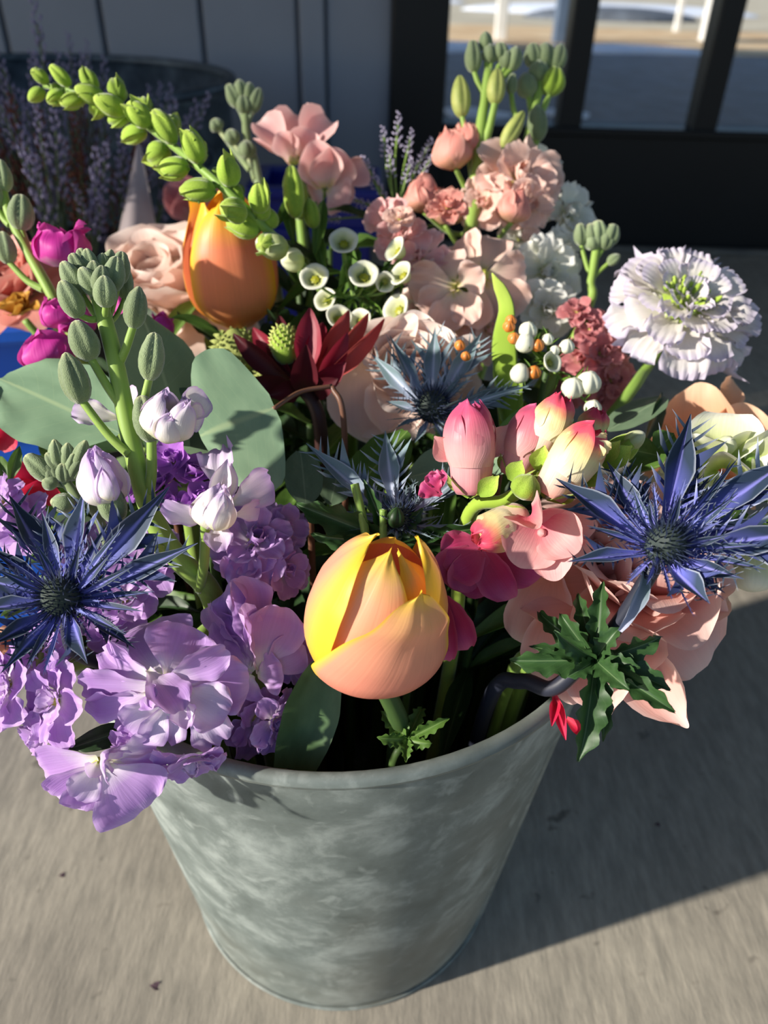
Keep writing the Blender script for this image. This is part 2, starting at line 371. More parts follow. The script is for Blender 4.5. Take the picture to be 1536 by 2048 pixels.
add(mesh('side_seam', sv, grid_faces(7, n), suv), M_GALV, 'side_seam', Mb, bk)
v, f, uv = lathe([(BB + .0002 + .0012 * math.cos(a), .0014 + .0012 * math.sin(a)) for a in np.linspace(0, 2 * math.pi, 9)], 96); add(mesh('foot_ring', v, f, uv), M_GALV, 'foot_ring', Mb, bk)
# ------------------------------------------------------------------ tub, crates and paper behind
tc_ = Vector((-.53, 1.20, 0)); TR, TH = .30, .335
tub = thing('galvanized_tub', 'large round dull galvanized tub standing by the grey wall', 'tub', tc_)
pr = [(0.001, .004), (TR * .86, .004), (TR * .88, .0)]
for i in range(1, 31):
    z = TH * i / 30; b_ = sum(math.exp(-((z - TH * q) / .006) ** 2) for q in (.74, .82, .3)); pr.append((TR * (.88 + .12 * z / TH) + .004 * b_, z))
pr += [(TR - .003, TH), (TR * .94, TH * .5), (TR * .875, .012), (.001, .010)]
v, f, uv = lathe(pr, 72); add(mesh('body', v, f, uv), M_GALVD, 'body', Matrix.Translation(tc_), tub)
v, f, uv = lathe([(TR + .007 * math.cos(a), TH + .007 * math.sin(a)) for a in np.linspace(0, 2 * math.pi, 11)], 72); add(mesh('rolled_rim', v, f, uv), M_GALVD, 'rolled_rim', Matrix.Translation(tc_), tub)
ha = R(-35); hc = Vector((tc_.x + (TR + .012) * math.cos(ha), tc_.y + (TR + .012) * math.sin(ha), TH - .05)); tx = Vector((-math.sin(ha), math.cos(ha), 0)); ox = Vector((math.cos(ha), math.sin(ha), 0))
v, f, uv = loft([hc - tx * .06 - ox * .012, hc - tx * .05 + ox * .02 - Vector((0, 0, .02)), hc + ox * .03 - Vector((0, 0, .035)), hc + tx * .05 + ox * .02 - Vector((0, 0, .02)), hc + tx * .06 - ox * .012], .005, 8, 24)
add(mesh('handle', v, f, uv), M_GALVD, 'handle', None, tub)
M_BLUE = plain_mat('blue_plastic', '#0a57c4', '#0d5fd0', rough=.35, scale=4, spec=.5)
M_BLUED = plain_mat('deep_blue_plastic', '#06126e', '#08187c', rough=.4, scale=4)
def crate(label, corner, ang, lx, ly, h, mat, group=None):
    """open plastic crate; corner = the top outer corner, running back along +y and out along -x (turned by ang)"""
    M = Matrix.Translation((corner.x, corner.y, 0)) @ Matrix.Rotation(ang, 4, 'Z'); t = thing('plastic_crate', label, 'crate', (corner.x, corner.y, 0), group)
    h = corner.z if h is None else h
    for nm, lo, hi in (('side_panel', (-lx, 0, 0), (0, .006, h)), ('side_panel', (-lx, ly - .006, 0), (0, ly, h)), ('side_panel', (-.006, 0, 0), (0, ly, h)), ('side_panel', (-lx, 0, 0), (-lx + .006, ly, h)), ('base_panel', (-lx, 0, .002), (0, ly, .008))):
        bevel_box(nm, lo, hi, mat, t, .002, M)
    for nm, lo, hi in (('rim', (-lx - .014, -.014, h - .004), (.014, .007, h + .010)), ('rim', (-lx - .014, ly - .007, h - .004), (.014, ly + .014, h + .010)), ('rim', (-.007, .0, h - .003), (.014, ly, h + .011)), ('rim', (-lx - .014, 0, h - .003), (-lx + .007, ly, h + .011)),
                       ('rib', (-lx - .006, -.008, h - .055), (.008, .0, h - .04)), ('rib', (-.0, -.006, h - .055), (.008, ly, h - .04))):
        bevel_box(nm, lo, hi, mat, t, .004, M)
    return t
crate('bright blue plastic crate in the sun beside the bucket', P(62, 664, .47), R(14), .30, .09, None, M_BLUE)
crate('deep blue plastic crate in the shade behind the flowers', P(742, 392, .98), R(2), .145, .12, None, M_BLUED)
# ------------------------------------------------------------------ petals and leaves of unit size (base at the origin, tip along +Y, face +Z)
def grid_petal(name, prof, nu=9, nv=10, rnd=.2, cup=.25, bend=0., tip=0., ruf=0., rf=3., seed=0, notch=0., twist=0., ser=0., sern=9, crease=0.):
    rn = np.random.default_rng(seed); ph = rn.uniform(0, 6.28, 6)
    pv = [q[0] for q in prof]; pw = [q[1] for q in prof]
    # smooth the profile
    fv = np.linspace(0, 1, 60); fw = np.interp(fv, pv, pw); k = np.ones(7) / 7; fw = np.convolve(np.pad(fw, 3, mode='edge'), k, 'valid')
    v = []; uv = []; c = np.zeros(2); th = 0.; last = 0.
    for j in range(nv):
        t = j / (nv - 1); ds = t - last; last = t
        th = bend * t + tip * max(0, (t - .55) / .45) ** 2
        c = c + ds * np.array([math.cos(th), -math.sin(th)])
        n = np.array([math.sin(th), math.cos(th)]); w = float(np.interp(t, fv, fw)) * .5
        for i in range(nu):
            u = i / (nu - 1) * 2 - 1
            yy = -rnd * u * u * t ** 2 - notch * math.exp(-(u / .25) ** 2) * t ** 6
            ww = w * (1 + ser * math.sin(sern * 6.283 * t + ph[5]) * (abs(u) ** 4))
            zz = cup * w * u * u + crease * w * abs(u) + ruf * (math.sin(rf * math.pi * u + ph[0] + 2.5 * t) * .6 + math.sin((rf + 1.7) * math.pi * u * .8 + ph[1] - 4 * t) * .4) * t ** 1.6 * (0.35 + .65 * abs(u))
            zz += ruf * .7 * math.sin(5.5 * t * math.pi + ph[2] + (1 if u > 0 else -1) * ph[3]) * abs(u) ** 3
            x = u * ww; a = twist * t; x, z2 = x * math.cos(a) - zz * math.sin(a), x * math.sin(a) + zz * math.cos(a)
            yl = c[0] + yy * math.cos(th) + n[0] * z2; zl = c[1] - yy * math.sin(th) + n[1] * z2
            v.append((x, yl, zl)); uv.append((i / (nu - 1), t))
    return mesh(name, v, grid_faces(nu, nv), uv)
OBOV = [(0, .12), (.15, .25), (.35, .62), (.6, .96), (.8, 1.), (.92, .9), (1, .62)]
ROUND = [(0, .3), (.2, .7), (.45, 1.), (.75, .98), (.9, .82), (1, .55)]
ROSEP = [(0, .4), (.2, .8), (.45, 1.05), (.75, 1.05), (.92, .85), (1, .62)]
OVAL = [(0, .18), (.15, .55), (.4, .95), (.6, 1.), (.8, .78), (.93, .42), (1, .12)]
LANCE = [(0, .25), (.15, .55), (.4, 1.), (.65, .85), (.85, .45), (1, .03)]
BLADE = [(0, .7), (.2, .9), (.5, 1.), (.75, .75), (.9, .4), (1, .04)]
COIN = [(0, .12), (.08, .5), (.25, .9), (.5, 1.), (.75, .92), (.9, .65), (1, .25)]
def variants(nm, n, **kw):
    out = []
    for i in range(n):
        rn = np.random.default_rng(hash_(nm) + i); q = dict(kw)
        for k in ('cup', 'bend', 'tip', 'ruf'):
            if k in q: q[k] = q[k] * rn.uniform(.6, 1.4) + rn.uniform(-.05, .05)
        out.append(grid_petal(nm, seed=i * 7 + 3, **q))
    return out
def hash_(s): return sum((i + 1) * ord(c) for i, c in enumerate(s))
PT = {
 'stock': variants('petal', 6, prof=OBOV, nu=15, nv=14, rnd=.16, cup=.25, bend=.3, tip=.5, ruf=.08, rf=2.6, notch=.04),
 'crumple': variants('petal', 5, prof=OBOV, nu=11, nv=12, rnd=.12, cup=.8, bend=-.5, tip=-.7, ruf=.10, rf=2.6),
 'rose': variants('petal', 5, prof=ROSEP, nu=11, nv=12, rnd=.22, cup=.5, bend=-.7, tip=1.3, ruf=.03, rf=2.),
 'rosein': variants('petal', 4, prof=ROSEP, nu=11, nv=10, rnd=.15, cup=.95, bend=-.7, tip=.5, ruf=.03, rf=2.),
 'roseflat': variants('petal', 4, prof=ROSEP, nu=11, nv=12, rnd=.2, cup=.3, bend=.2, tip=.7, ruf=.05, rf=2.),
 'frill': variants('petal', 6, prof=[(0, .15), (.3, .5), (.6, .95), (.85, 1.15), (1, 1.)], nu=15, nv=9, rnd=.1, cup=.2, bend=.2, tip=.6, ruf=.14, rf=4.6),
 'smooth': variants('petal', 4, prof=OVAL, nu=9, nv=10, rnd=.08, cup=.45, bend=-.2, tip=.3, ruf=.015),
 'point': variants('petal', 4, prof=LANCE, nu=7, nv=10, rnd=.0, cup=.4, bend=.2, tip=.3, ruf=.015),
 'leaf': variants('leaf', 4, prof=LANCE, nu=7, nv=12, rnd=0, cup=.15, bend=.35, tip=.4, ruf=.03, crease=.25),
 'euc': variants('leaf', 3, prof=COIN, nu=13, nv=14, rnd=.05, cup=.1, bend=.12, tip=.2, ruf=.02, crease=.05),
 'tulipleaf': variants('leaf', 3, prof=BLADE, nu=9, nv=14, rnd=0, cup=.7, bend=.2, tip=.3, ruf=.02),
 'serrate': variants('leaf', 3, prof=LANCE, nu=7, nv=26, rnd=0, cup=.15, bend=.35, tip=.5, ruf=.03, crease=.3, ser=.24, sern=5),
 'tube': variants('petal', 3, prof=[(0, .3), (.4, .4), (.6, .75), (.85, 1.), (1, .5)], nu=9, nv=12, rnd=.15, cup=.9, bend=-.15, tip=1.2, ruf=.03),
}
RNG = random.Random(4)
def pick(k): return RNG.choice(PT[k])
# ------------------------------------------------------------------ stems
SLOTS = []                     # (x, y, radius) where each stem crosses the plane of the rim
FOOT = .76                     # the stems stand straight and side by side: every foot is its rim slot drawn towards the middle
def slot(p, rad):
    """the free place in the mouth of the bucket nearest to p"""
    lim = brad(BH * .93) - .0055 - rad; q = Vector((p.x - BX, p.y - BY)); q = q * min(1, .099 / max(q.length, 1e-6))
    for k in range(0, 46):
        for j in range(1 if k == 0 else 18):
            c = q + Vector((math.cos(j * .349 + k), math.sin(j * .349 + k))) * .0025 * k
            if c.length < lim and all((c.x - x) ** 2 + (c.y - y) ** 2 > ((rad + r) * 1.34 + .0008) ** 2 for x, y, r in SLOTS): return c
    return q
from mathutils.bvhtree import BVHTree
STEM_TREES = []
def stem_points(head, path, rad, take=True, jit=(0, 0)):
    pts = [Vector(head)] + [Vector(q) for q in (path or [])]; l = pts[-1]; c = slot(l + Vector((jit[0], jit[1], 0)), rad); out = Vector((l.x - BX, l.y - BY, 0))
    if take: SLOTS.append((c.x, c.y, rad))
    if out.length > .108 and l.z < BH + .035:                   # lift the stem over the rim
        u = out.normalized(); lift = max(l.z, BH + .010 + rad)
        if out.length > .132: pts.append(Vector((BX, BY, lift)) + u * .128)
        pts.append(Vector((BX, BY, BH + .007 + rad)) + u * .111)
    e = pts[-1]; side = math.hypot(e.x - BX - c.x, e.y - BY - c.y); top = max(.07, min(e.z - max(.012, side * .75), BH - .012))
    for z in (top, top * .55, .014):
        k = FOOT + (1 - FOOT) * z / BH; pts.append(Vector((BX + c.x * k, BY + c.y * k, z)))
    return pts
def stem_line(pts, rad):
    """sampled centre line kept inside the bucket's wall"""
    n = 12 + 6 * len(pts); c = catmull(pts, n); going = True
    for i in range(n - 1, -1, -1):
        p = c[i]
        if p.z > BH + .004: break
        q = Vector((p.x - BX, p.y - BY, 0)); lim = brad(max(p.z, 0)) - .0048 - rad
        if q.length > lim: q *= lim / q.length; c[i] = Vector((BX + q.x, BY + q.y, p.z))
    return c
def loft_line(c, r0, r1, ns):
    return loft(c, [(0, r0), (1, r1)], ns, len(c))
def bloom(name, label, cat, head, rad=.002, mat=None, path=None, group=None, drop=True, taper=1.4, ns=8, sname='stem', jit=(0, 0), test=None):
    """a cut flower: an Empty at the foot of its stem in the bucket, and the stem up to head"""
    head = Vector(head)
    if drop:
        best = None; rj = random.Random(len(STEM_TREES))
        for k in range(40):                                     # look for a way down that does not run through another stem
            j = (jit[0] + rj.uniform(-1, 1) * .0016 * k, jit[1] + rj.uniform(-1, 1) * .0016 * k); c = stem_line(stem_points(head, path, rad * taper, False, j), rad * taper); v, f, uv = loft_line(c, rad, rad * taper, ns); t = BVHTree.FromPolygons(v, f)
            n = sum(len(t.overlap(q)) for q in STEM_TREES) + (test(v, f) if test else 0)
            if best is None or n < best[0]: best = (n, j, c, t)
            if n == 0: break
        stem_points(head, path, rad * taper, True, best[1]); c = best[2]; STEM_TREES.append(best[3])
    else: pts = [head] + [Vector(q) for q in (path or [])]; c = catmull(pts, 10 + 6 * len(pts))
    th = thing(name, label, cat, c[-1], group)
    o = c[-1]; v, f, uv = loft_line([q - o for q in c], rad, rad * taper, ns)
    add(mesh(sname, v, f, uv), mat or M_STEM, sname, Matrix.Translation(o), th)
    return th
def branch(th, pts, rad, mat, name='branch', parent=None, r1=None, ns=7):
    pts = [Vector(q) for q in pts]; o = pts[0]; v, f, uv = loft([q - o for q in pts], [(0, rad), (1, r1 if r1 is not None else rad)], ns, 6 + 5 * len(pts))
    return add(mesh(name, v, f, uv), mat, name, Matrix.Translation(o), parent or th)
def petal(parent, kind, mat, b, t, w, roll=0., nrm=None, name='petal', zs=None, me=None):
    """a petal from point b to point t; w is its width; it faces the lens's side unless nrm is given, turned by roll degrees about its length"""
    b, t = Vector(b), Vector(t); Yv = t - b; L = Yv.length
    n = Vector(nrm) if nrm is not None else (Vector(CAMP) - (b + t) / 2)
    M = frame(b, Yv, n) @ Matrix.Rotation(R(roll), 4, 'Y') @ scl(w, L, zs if zs else (w + L) / 2)
    return add(me or pick(kind), mat, name, M, parent)
def pp(parent, kind, mat, b, t, w, d=0., roll=0., lift=0., name='petal', zs=None):
    """petal given by photo points (x, y[, depth]); w in photo pixels"""
    db = b[2] if len(b) > 2 else d; dt = t[2] if len(t) > 2 else db - lift
    return petal(parent, kind, mat, P(b[0], b[1], db), P(t[0], t[1], dt), S(w, (db + dt) / 2), roll, None, name, None if zs is None else S(zs, db))
def knob(name, r, h, ns=10, ridge=0., rn=4, seed=0, pinch=.35):
    z = np.array([0, .03, .12, .25, .4, .55, .7, .82, .91, .97, 1.]); q = np.array([.0002, .42, .72, .93, 1, .97, .84, .66, pinch, pinch * .6, .0002])
    def rf(a, t): return ridge * (.35 - abs(math.cos(rn * a / 2)) ** 9 * 1.6) * min(1, t * 2.2)
    v, f, uv = lathe([(r * a, h * b) for a, b in zip(q, z)], ns, rf if ridge else None)
    return mesh(name, v, f, uv)
BUD = [knob('bud', .5, 1, 28, .16, 4, pinch=.46), knob('bud', .5, 1, 28, .20, 4, pinch=.55), knob('bud', .5, 1, 30, .15, 5, pinch=.40)]
CENTRE = knob('flower_centre', .5, 1, 8)
CALYX = None
def floret(th, c, size, axis, layers, cmat=None, cs=.12, name='floret', seed=0, parent=None):
    """a ruffled flower: a small centre that carries its petals. layers: (count, length, elevation deg, width, kind, material)"""
    rn = random.Random(seed); A = Vector(axis).normalized(); Mc = frameZ(c, A); X = Mc.col[0].xyz; Yv = Mc.col[1].xyz
    ce = add(CENTRE, cmat or M_CENTRE, name, Mc @ scl(size * cs), parent or th)
    for n, ln, el, wd, kind, mat in layers:
        ph = rn.uniform(0, 6.28)
        for k in range(n):
            az = ph + 6.2832 * (k + rn.uniform(-.22, .22)) / n; e = R(el + rn.uniform(-11, 11)); L = size * .5 * ln * rn.uniform(.85, 1.12)
            rad = X * math.cos(az) + Yv * math.sin(az); di = rad * math.cos(e) + A * math.sin(e); nr = A * math.cos(e) - rad * math.sin(e)
            b = c + rad * size * .02 + A * size * .02
            petal(ce, kind, mat, b, b + di * L, size * .5 * wd * rn.uniform(.88, 1.12), rn.uniform(-16, 16), nr, me=rn.choice(PT[kind]))
    return ce
def double(a, b=None, k=1.):
    """layers of a double stock floret in materials a (outer) and b (inner)"""
    b = b or a
    return [(6, 1., 12, .82 * k, 'stock', a), (5, .82, 38, .66 * k, 'stock', a), (4, .55, 62, .5 * k, 'crumple', b), (3, .4, 80, .36 * k, 'crumple', b)]
def budlet(th, b, t, w, mat, stalk_from=None, smat=None, name='bud', sr=.0011, tipm=None, k=None):
    b, t = Vector(b), Vector(t); L = (t - b).length
    o = add(RNG.choice(BUD) if k is None else BUD[k], mat, name, frameZ(b, t - b) @ scl(w, w, L), th)
    if stalk_from is not None:
        s = Vector(stalk_from); m = (s + b) / 2 + (t - b).normalized() * -.08 * (s - b).length
        branch(th, [s, m, b + (t - b) * .08], sr * 1.25, smat or M_STEM, 'bud_stalk', None, sr)
    return o
def bp(th, b, t, w, mat, d, frm=None, smat=None, dt=None, tipm=None, k=None, sr=None):
    """bud from photo points; w in pixels"""
    B_ = P(b[0], b[1], d); T_ = P(t[0], t[1], dt or d - .003)
    return budlet(th, B_, T_, S(w, d), mat, None if frm is None else P(frm[0], frm[1], frm[2] if len(frm) > 2 else d), smat, sr=sr or S(w, d) * .13, k=k)
# ------------------------------------------------------------------ flower materials
M_STEM = leaf_mat('green_stem', '#6c8a3a', '#82a048', trans=.0, rough=.5, sheen=.25)
M_STEMD = leaf_mat('dark_green_stem', '#39502a', '#4a6230', trans=0, rough=.55)
M_STOCKSTEM = leaf_mat('stock_stem', '#7c9a40', '#90aa50', trans=0, rough=.55, sheen=.5)
def bud_mat(name, stops, dark, sheen=.7, bump=.5):
    m, nt, bs, out = nmat(name)
    uvn = N(nt, 'UVMap'); sp = N(nt, 'SeparateXYZ'); nt.links.new(uvn.outputs[0], sp.inputs[0]); tc = N(nt, 'TexCoord'); ob = N(nt, 'ObjectInfo')
    a = N(nt, 'TexNoise'); a.inputs['Scale'].default_value = 5; a.inputs['Detail'].default_value = 4; nt.links.new(tc.outputs['Object'], a.inputs[0])
    b = N(nt, 'TexNoise'); b.inputs['Scale'].default_value = 26; b.inputs['Detail'].default_value = 3; nt.links.new(tc.outputs['Object'], b.inputs[0])
    v = math_n(nt, 'ADD', sp.outputs[1], math_n(nt, 'MULTIPLY', math_n(nt, 'SUBTRACT', a.outputs[0], .5), .45))
    col = ramp(nt, v, stops); col = mixc(nt, ramp(nt, b.outputs[0], [(.45, (0, 0, 0, 1)), (.7, (.45, .45, .45, 1))]), col, hexc(dark))
    hs = N(nt, 'HueSaturation'); nt.links.new(math_n(nt, 'ADD', math_n(nt, 'MULTIPLY', ob.outputs['Random'], .3), .82), hs.inputs['Value']); nt.links.new(col, hs.inputs['Color'])
    nt.links.new(hs.outputs[0], bs.inputs['Base Color']); bs.inputs['Roughness'].default_value = .75; bs.inputs['Sheen Weight'].default_value = sheen; bs.inputs['Sheen Roughness'].default_value = .4; bs.inputs['Specular IOR Level'].default_value = .2
    bp_ = N(nt, 'Bump'); bp_.inputs['Strength'].default_value = bump; bp_.inputs['Distance'].default_value = .0006; nt.links.new(b.outputs[0], bp_.inputs['Height']); nt.links.new(bp_.outputs[0], bs.inputs['Normal'])
    surface_out(nt, bs, out, hs.outputs[0], .08); return m
M_BUDG = bud_mat('grey_green_bud', [(0, '#8c9c68'), (.35, '#7f8f66'), (.72, '#8e9d78'), (.92, '#bcc290'), (1, '#cfd0a0')], '#5f7050')
M_BUDL = bud_mat('lime_bud', [(0, '#7c9a34'), (.5, '#96b23e'), (1, '#b9cc5e')], '#6c8a2c', .5, .3)
M_BUDO = leaf_mat('olive_bud', '#8c9a4c', '#b3b76a', trans=.12, rough=.6, sheen=.4)
M_CENTRE = leaf_mat('greenish_centre', '#b4b83c', '#cfcf6a', trans=.1, rough=.6)
M_LEAF = leaf_mat('mid_green_leaf', '#4a6a2c', '#5f8038', '#8fa860', trans=.25)
M_LEAFD = leaf_mat('dark_green_leaf', '#1e3319', '#2a4422', '#4a6438', trans=.15)  # kept very dark so gaps deep in the bunch read as shade
M_EUC = leaf_mat('eucalyptus_leaf', '#7f9c7e', '#8fab8a', '#a9bd92', trans=.12, rough=.5, spec=.3)
M_EUCD = leaf_mat('eucalyptus_dark_leaf', '#5c7258', '#6b8064', '#86987a', trans=.1, rough=.5, spec=.3)
M_LAV = petal_mat('lavender_petal', [(0, '#e6e6c8'), (.16, '#e9dcea'), (.45, '#c9a3da'), (.8, '#bd92d4'), (1, '#c7a3dc')], '#d0aee0', .2, .10, .33)
M_LAVW = petal_mat('pale_lavender_petal', [(0, '#dfe0b0'), (.25, '#ece4ea'), (.6, '#e0d0e6'), (1, '#cdb0dc')], '#c8a8da', .25, .08, .33)
M_WLAV = petal_mat('white_lilac_petal', [(0, '#dfe0b4'), (.3, '#ebe5dc'), (.7, '#e7dfe2'), (1, '#d6c3dd')], '#c9b0d8', .22, .08, .3)
M_VIO = petal_mat('violet_petal', [(0, '#d9c9d9'), (.25, '#bf80d6'), (1, '#aa62c8')], '#c084da', .3, .1, .3)
M_MAG = petal_mat('magenta_petal', [(0, '#e6b8d0'), (.2, '#d64aa8'), (1, '#c42a98')], '#dc5ab4', .3, .1, .3)
M_PEA = petal_mat('peach_petal', [(0, '#d8d06a'), (.2, '#f2dcc4'), (.5, '#f2cdbc'), (1, '#efc0b0')], '#f4d6ca', .25, .09, .35)
M_PEAD = petal_mat('rosy_peach_petal', [(0, '#e0b890'), (.3, '#e8a494'), (1, '#d98a82')], '#eab0a0', .25, .09, .35)
M_PNK = petal_mat('shell_pink_petal', [(0, '#e4d890'), (.2, '#f4dcd4'), (.6, '#f0bdb8'), (1, '#ecaeae')], '#f4cdc8', .25, .08, .35)
M_DUST = petal_mat('dusty_rose_petal', [(0, '#c9a890'), (.4, '#cf8484'), (1, '#b8686e')], '#d69494', .3, .1, .3)
M_WHT = petal_mat('white_petal', [(0, '#c9d08c'), (.25, '#e8e8d6'), (1, '#ebeae2')], '#f0efe8', .2, .07, .35)
M_SCAB = petal_mat('white_frilled_petal', [(0, '#c6cf8c'), (.25, '#e6e2d4'), (.8, '#e8e2df'), (1, '#dcd3e2')], '#d9cfe2', .18, .09, .35)
M_GWH = petal_mat('greenish_white_petal', [(0, '#9fb848'), (.35, '#c9d38a'), (.75, '#e2e5c4'), (1, '#ecebd6')], '#ecebdc', .25, .08, .35)
M_BLUSH = petal_mat('blush_rose_petal', [(0, '#ecd8bc'), (.4, '#f1d8c8'), (1, '#f0d4c8')], '#f6e6dc', .2, .06, .35)
M_PROSE = petal_mat('pink_rose_petal', [(0, '#e49a78'), (.4, '#ecb2a4'), (1, '#ecb8ae')], '#f3d0c6', .25, .06, .3)
M_PEROSE = petal_mat('apricot_rose_petal', [(0, '#e09a5c'), (.4, '#eaaa80'), (1, '#eab594')], '#f0c6a4', .2, .07, .35)
M_TUL = petal_mat('peach_tulip_petal', [(0, '#e8907c'), (.35, '#ee9a80'), (.72, '#f0aa84'), (1, '#f0c070')], '#f2c63c', .15, .07, .2, .4, vfreq=40, bump=.08)
M_TULY = petal_mat('yellow_sided_tulip_petal', [(0, '#ec967a'), (.4, '#ec9a86'), (.8, '#eea488'), (1, '#f4c466')], '#f2c63c', .14, .07, .2, .4, vfreq=40, bump=.08, side=('#f0c03a', .52, .92))
M_TULL = petal_mat('yellow_edged_tulip_petal', [(0, '#ec967a'), (.4, '#ec9a86'), (.8, '#f0ac80'), (1, '#f4c466')], '#f2c63c', .14, .07, .2, .4, vfreq=40, bump=.08, side=('#f0c03a', .50, .12))
M_TULO = petal_mat('orange_tulip_petal', [(0, '#f2b45c'), (.3, '#ee9666'), (.7, '#ec8a62'), (1, '#f6b048')], '#fbc12a', .35, .08, .25, .4, vfreq=40, bump=.08)
M_RED = petal_mat('hot_red_petal', [(0, '#d84a5c'), (.4, '#d82a4c'), (1, '#e0345c')], None, .2, .08, .35)
M_SNAPP = petal_mat('snapdragon_pink', [(0, '#ecb8b4'), (.3, '#e8a4a6'), (.55, '#dc7e8e'), (.8, '#d0587a'), (1, '#c85a8a')], None, .2, .10, .3, .4, sheen=.3)
M_SNAPT = petal_mat('snapdragon_tube_pink', [(0, '#dc8c98'), (.4, '#ecb4b2'), (1, '#eebcb6')], None, .2, .12, .3, .4, sheen=.3)
M_SNAPCR = petal_mat('snapdragon_cream_red_lip', [(0, '#eee2c4'), (.45, '#eadda0'), (.62, '#eaa478'), (.76, '#e25a6c'), (1, '#dc4468')], None, .2, .10, .25, .4, sheen=.3)
M_SNAPC = petal_mat('snapdragon_cream', [(0, '#f0b2a4'), (.25, '#f0d2bc'), (.55, '#ece2b4'), (.8, '#e8dca0'), (1, '#e6c890')], None, .2, .08, .3, .4, sheen=.3)
M_SNAPR = petal_mat('snapdragon_red_lip', [(0, '#e6c67c'), (.25, '#ea8468'), (.55, '#e2506c'), (1, '#dc4468')], None, .2, .10, .25, .4, sheen=.3)
M_SNAPD = petal_mat('snapdragon_deep_pink', [(0, '#c65070'), (.5, '#bc3a68'), (1, '#b64a86')], '#cc6488', .25, .10, .25, .4)
M_SNAPL = petal_mat('snapdragon_light_pink', [(0, '#dc6a80'), (.25, '#e88e94'), (.6, '#f0b0ac'), (1, '#eea8a8')], '#f2bcb8', .2, .08, .35)
# ------------------------------------------------------------------ tulips
def tulip_petal(phi0, hw, H, Rm, roff=0., flare=.0, close=.2, lean=0., tiph=1., seed=0, nu=21, nv=34, groove=.03, pw=4.5, wob=0., r0=.2, top=.70):
    rn = np.random.default_rng(seed); v = []; uv = []; ph = rn.uniform(0, 6.28, 3)
    rp = ([0, .05, .14, .28, .45, .62, .8, .92, 1], [r0, r0 + (1 - r0) * .4, r0 + (1 - r0) * .78, .98, 1, .92, top, top * .6 + close * .2, close])
    ft = np.linspace(0, 1, 121); fr = np.convolve(np.pad(np.interp(ft, *rp), 6, mode='edge'), np.ones(13) / 13, 'valid')
    for j in range(nv):
        t = j / (nv - 1); r = float(np.interp(t, ft, fr)) * Rm + roff; sm = min(1, t / .3); w = (.62 + .38 * sm * sm * (3 - 2 * sm)) * max(0, 1 - t ** pw) ** .62 * R(hw) * (Rm / max(r, Rm * .45)) ** .35 + .02
        for i in range(nu):
            u = i / (nu - 1) * 2 - 1; a = R(phi0) + u * w + lean * t
            rr = r + flare * abs(u) ** 3 * t ** .6 - groove * Rm * math.exp(-(u / .12) ** 2) * t + .012 * Rm * math.sin(3 * u + ph[0] + 5 * t) + wob * Rm * (math.sin(2.3 * u + ph[1] + 6 * t) * .6 + math.sin(5 * u + ph[2] - 9 * t) * .4) * t
            z = H * tiph * (t - .035 * u * u * t ** 3) + .01 * H * math.sin(6 * u + ph[1]) * t ** 6 + wob * .5 * H * math.sin(4 * u + ph[0]) * t ** 3
            v.append((rr * math.sin(a), -rr * math.cos(a), z)); uv.append((i / (nu - 1), t))
    return mesh('petal', v, grid_faces(nu, nv), uv)
def tulip(th, base, axis, H, Rm, specs, xdir):
    M = frameZ(base, axis, xdir)
    for sp, mat in specs: add(tulip_petal(H=H, Rm=Rm, **sp), mat, 'petal', M, th)
    v, f, uv = lathe([(.0002, -.002), (.0032, -.002), (.005, .001), (.0002, .004)], 12); add(mesh('receptacle', v, f, uv), M_STEM, 'receptacle', M, th)
# front tulip
dT = .262
base = P(728, 1334, dT + .004); axis = (Vector((0, 0, 1)) * .95 + VD(.20, 0, .0) * .16).normalized()
th = bloom('peach_tulip', 'closed peach and yellow tulip hanging over the front of the bucket', 'tulip', base, .0032, M_STEMD, [P(772, 1385, .272), P(800, 1450, .282)])
tulip(th, base, axis, .0570, .0220, [
    (dict(phi0=176, hw=58, roff=-.0012, close=.10, seed=1, tiph=.97), M_TULY), (dict(phi0=60, hw=56, roff=-.0014, close=.08, seed=2, tiph=.93), M_TULL), (dict(phi0=-48, hw=58, roff=-.0008, close=.12, seed=3, tiph=.97, lean=.45), M_TUL),
    (dict(phi0=-108, hw=66, roff=.0014, close=.16, flare=.0010, seed=4, tiph=1.0, lean=.25), M_TULY), (dict(phi0=100, hw=60, roff=.0008, close=.2, flare=.0004, seed=5, tiph=1.03, lean=-.1), M_TULL), (dict(phi0=4, hw=68, roff=.0030, close=.66, seed=6, tiph=.88, flare=.0004, lean=.45, pw=1.7, top=.93), M_TUL)], VD(1, 0, 0))
# rear tulip
dT = .408
base = P(474, 642, dT); axis = (Vector((0, 0, 1)) + VD(-.03, 0, .0) * .06).normalized()
th = bloom('orange_tulip', 'upright orange tulip with yellow petal edges beside the blush rose', 'tulip', base, .003, M_STEM)
tulip(th, base, axis, .0675, .0221, [
    (dict(phi0=180, hw=58, roff=-.001, close=.30, seed=11, pw=7), M_TULO), (dict(phi0=60, hw=58, roff=-.001, close=.3, seed=12, pw=7), M_TULO), (dict(phi0=-64, hw=50, roff=-.001, close=.42, seed=13, pw=7, tiph=.97), M_TULO),
    (dict(phi0=-104, hw=34, roff=.0024, close=.66, seed=14, tiph=1.0, pw=6), M_TULO), (dict(phi0=115, hw=56, roff=.0014, close=.3, seed=15, pw=7), M_TULO), (dict(phi0=12, hw=60, roff=.0018, close=.32, seed=16, tiph=.96, pw=7), M_TULO)], VD(1, 0, 0))
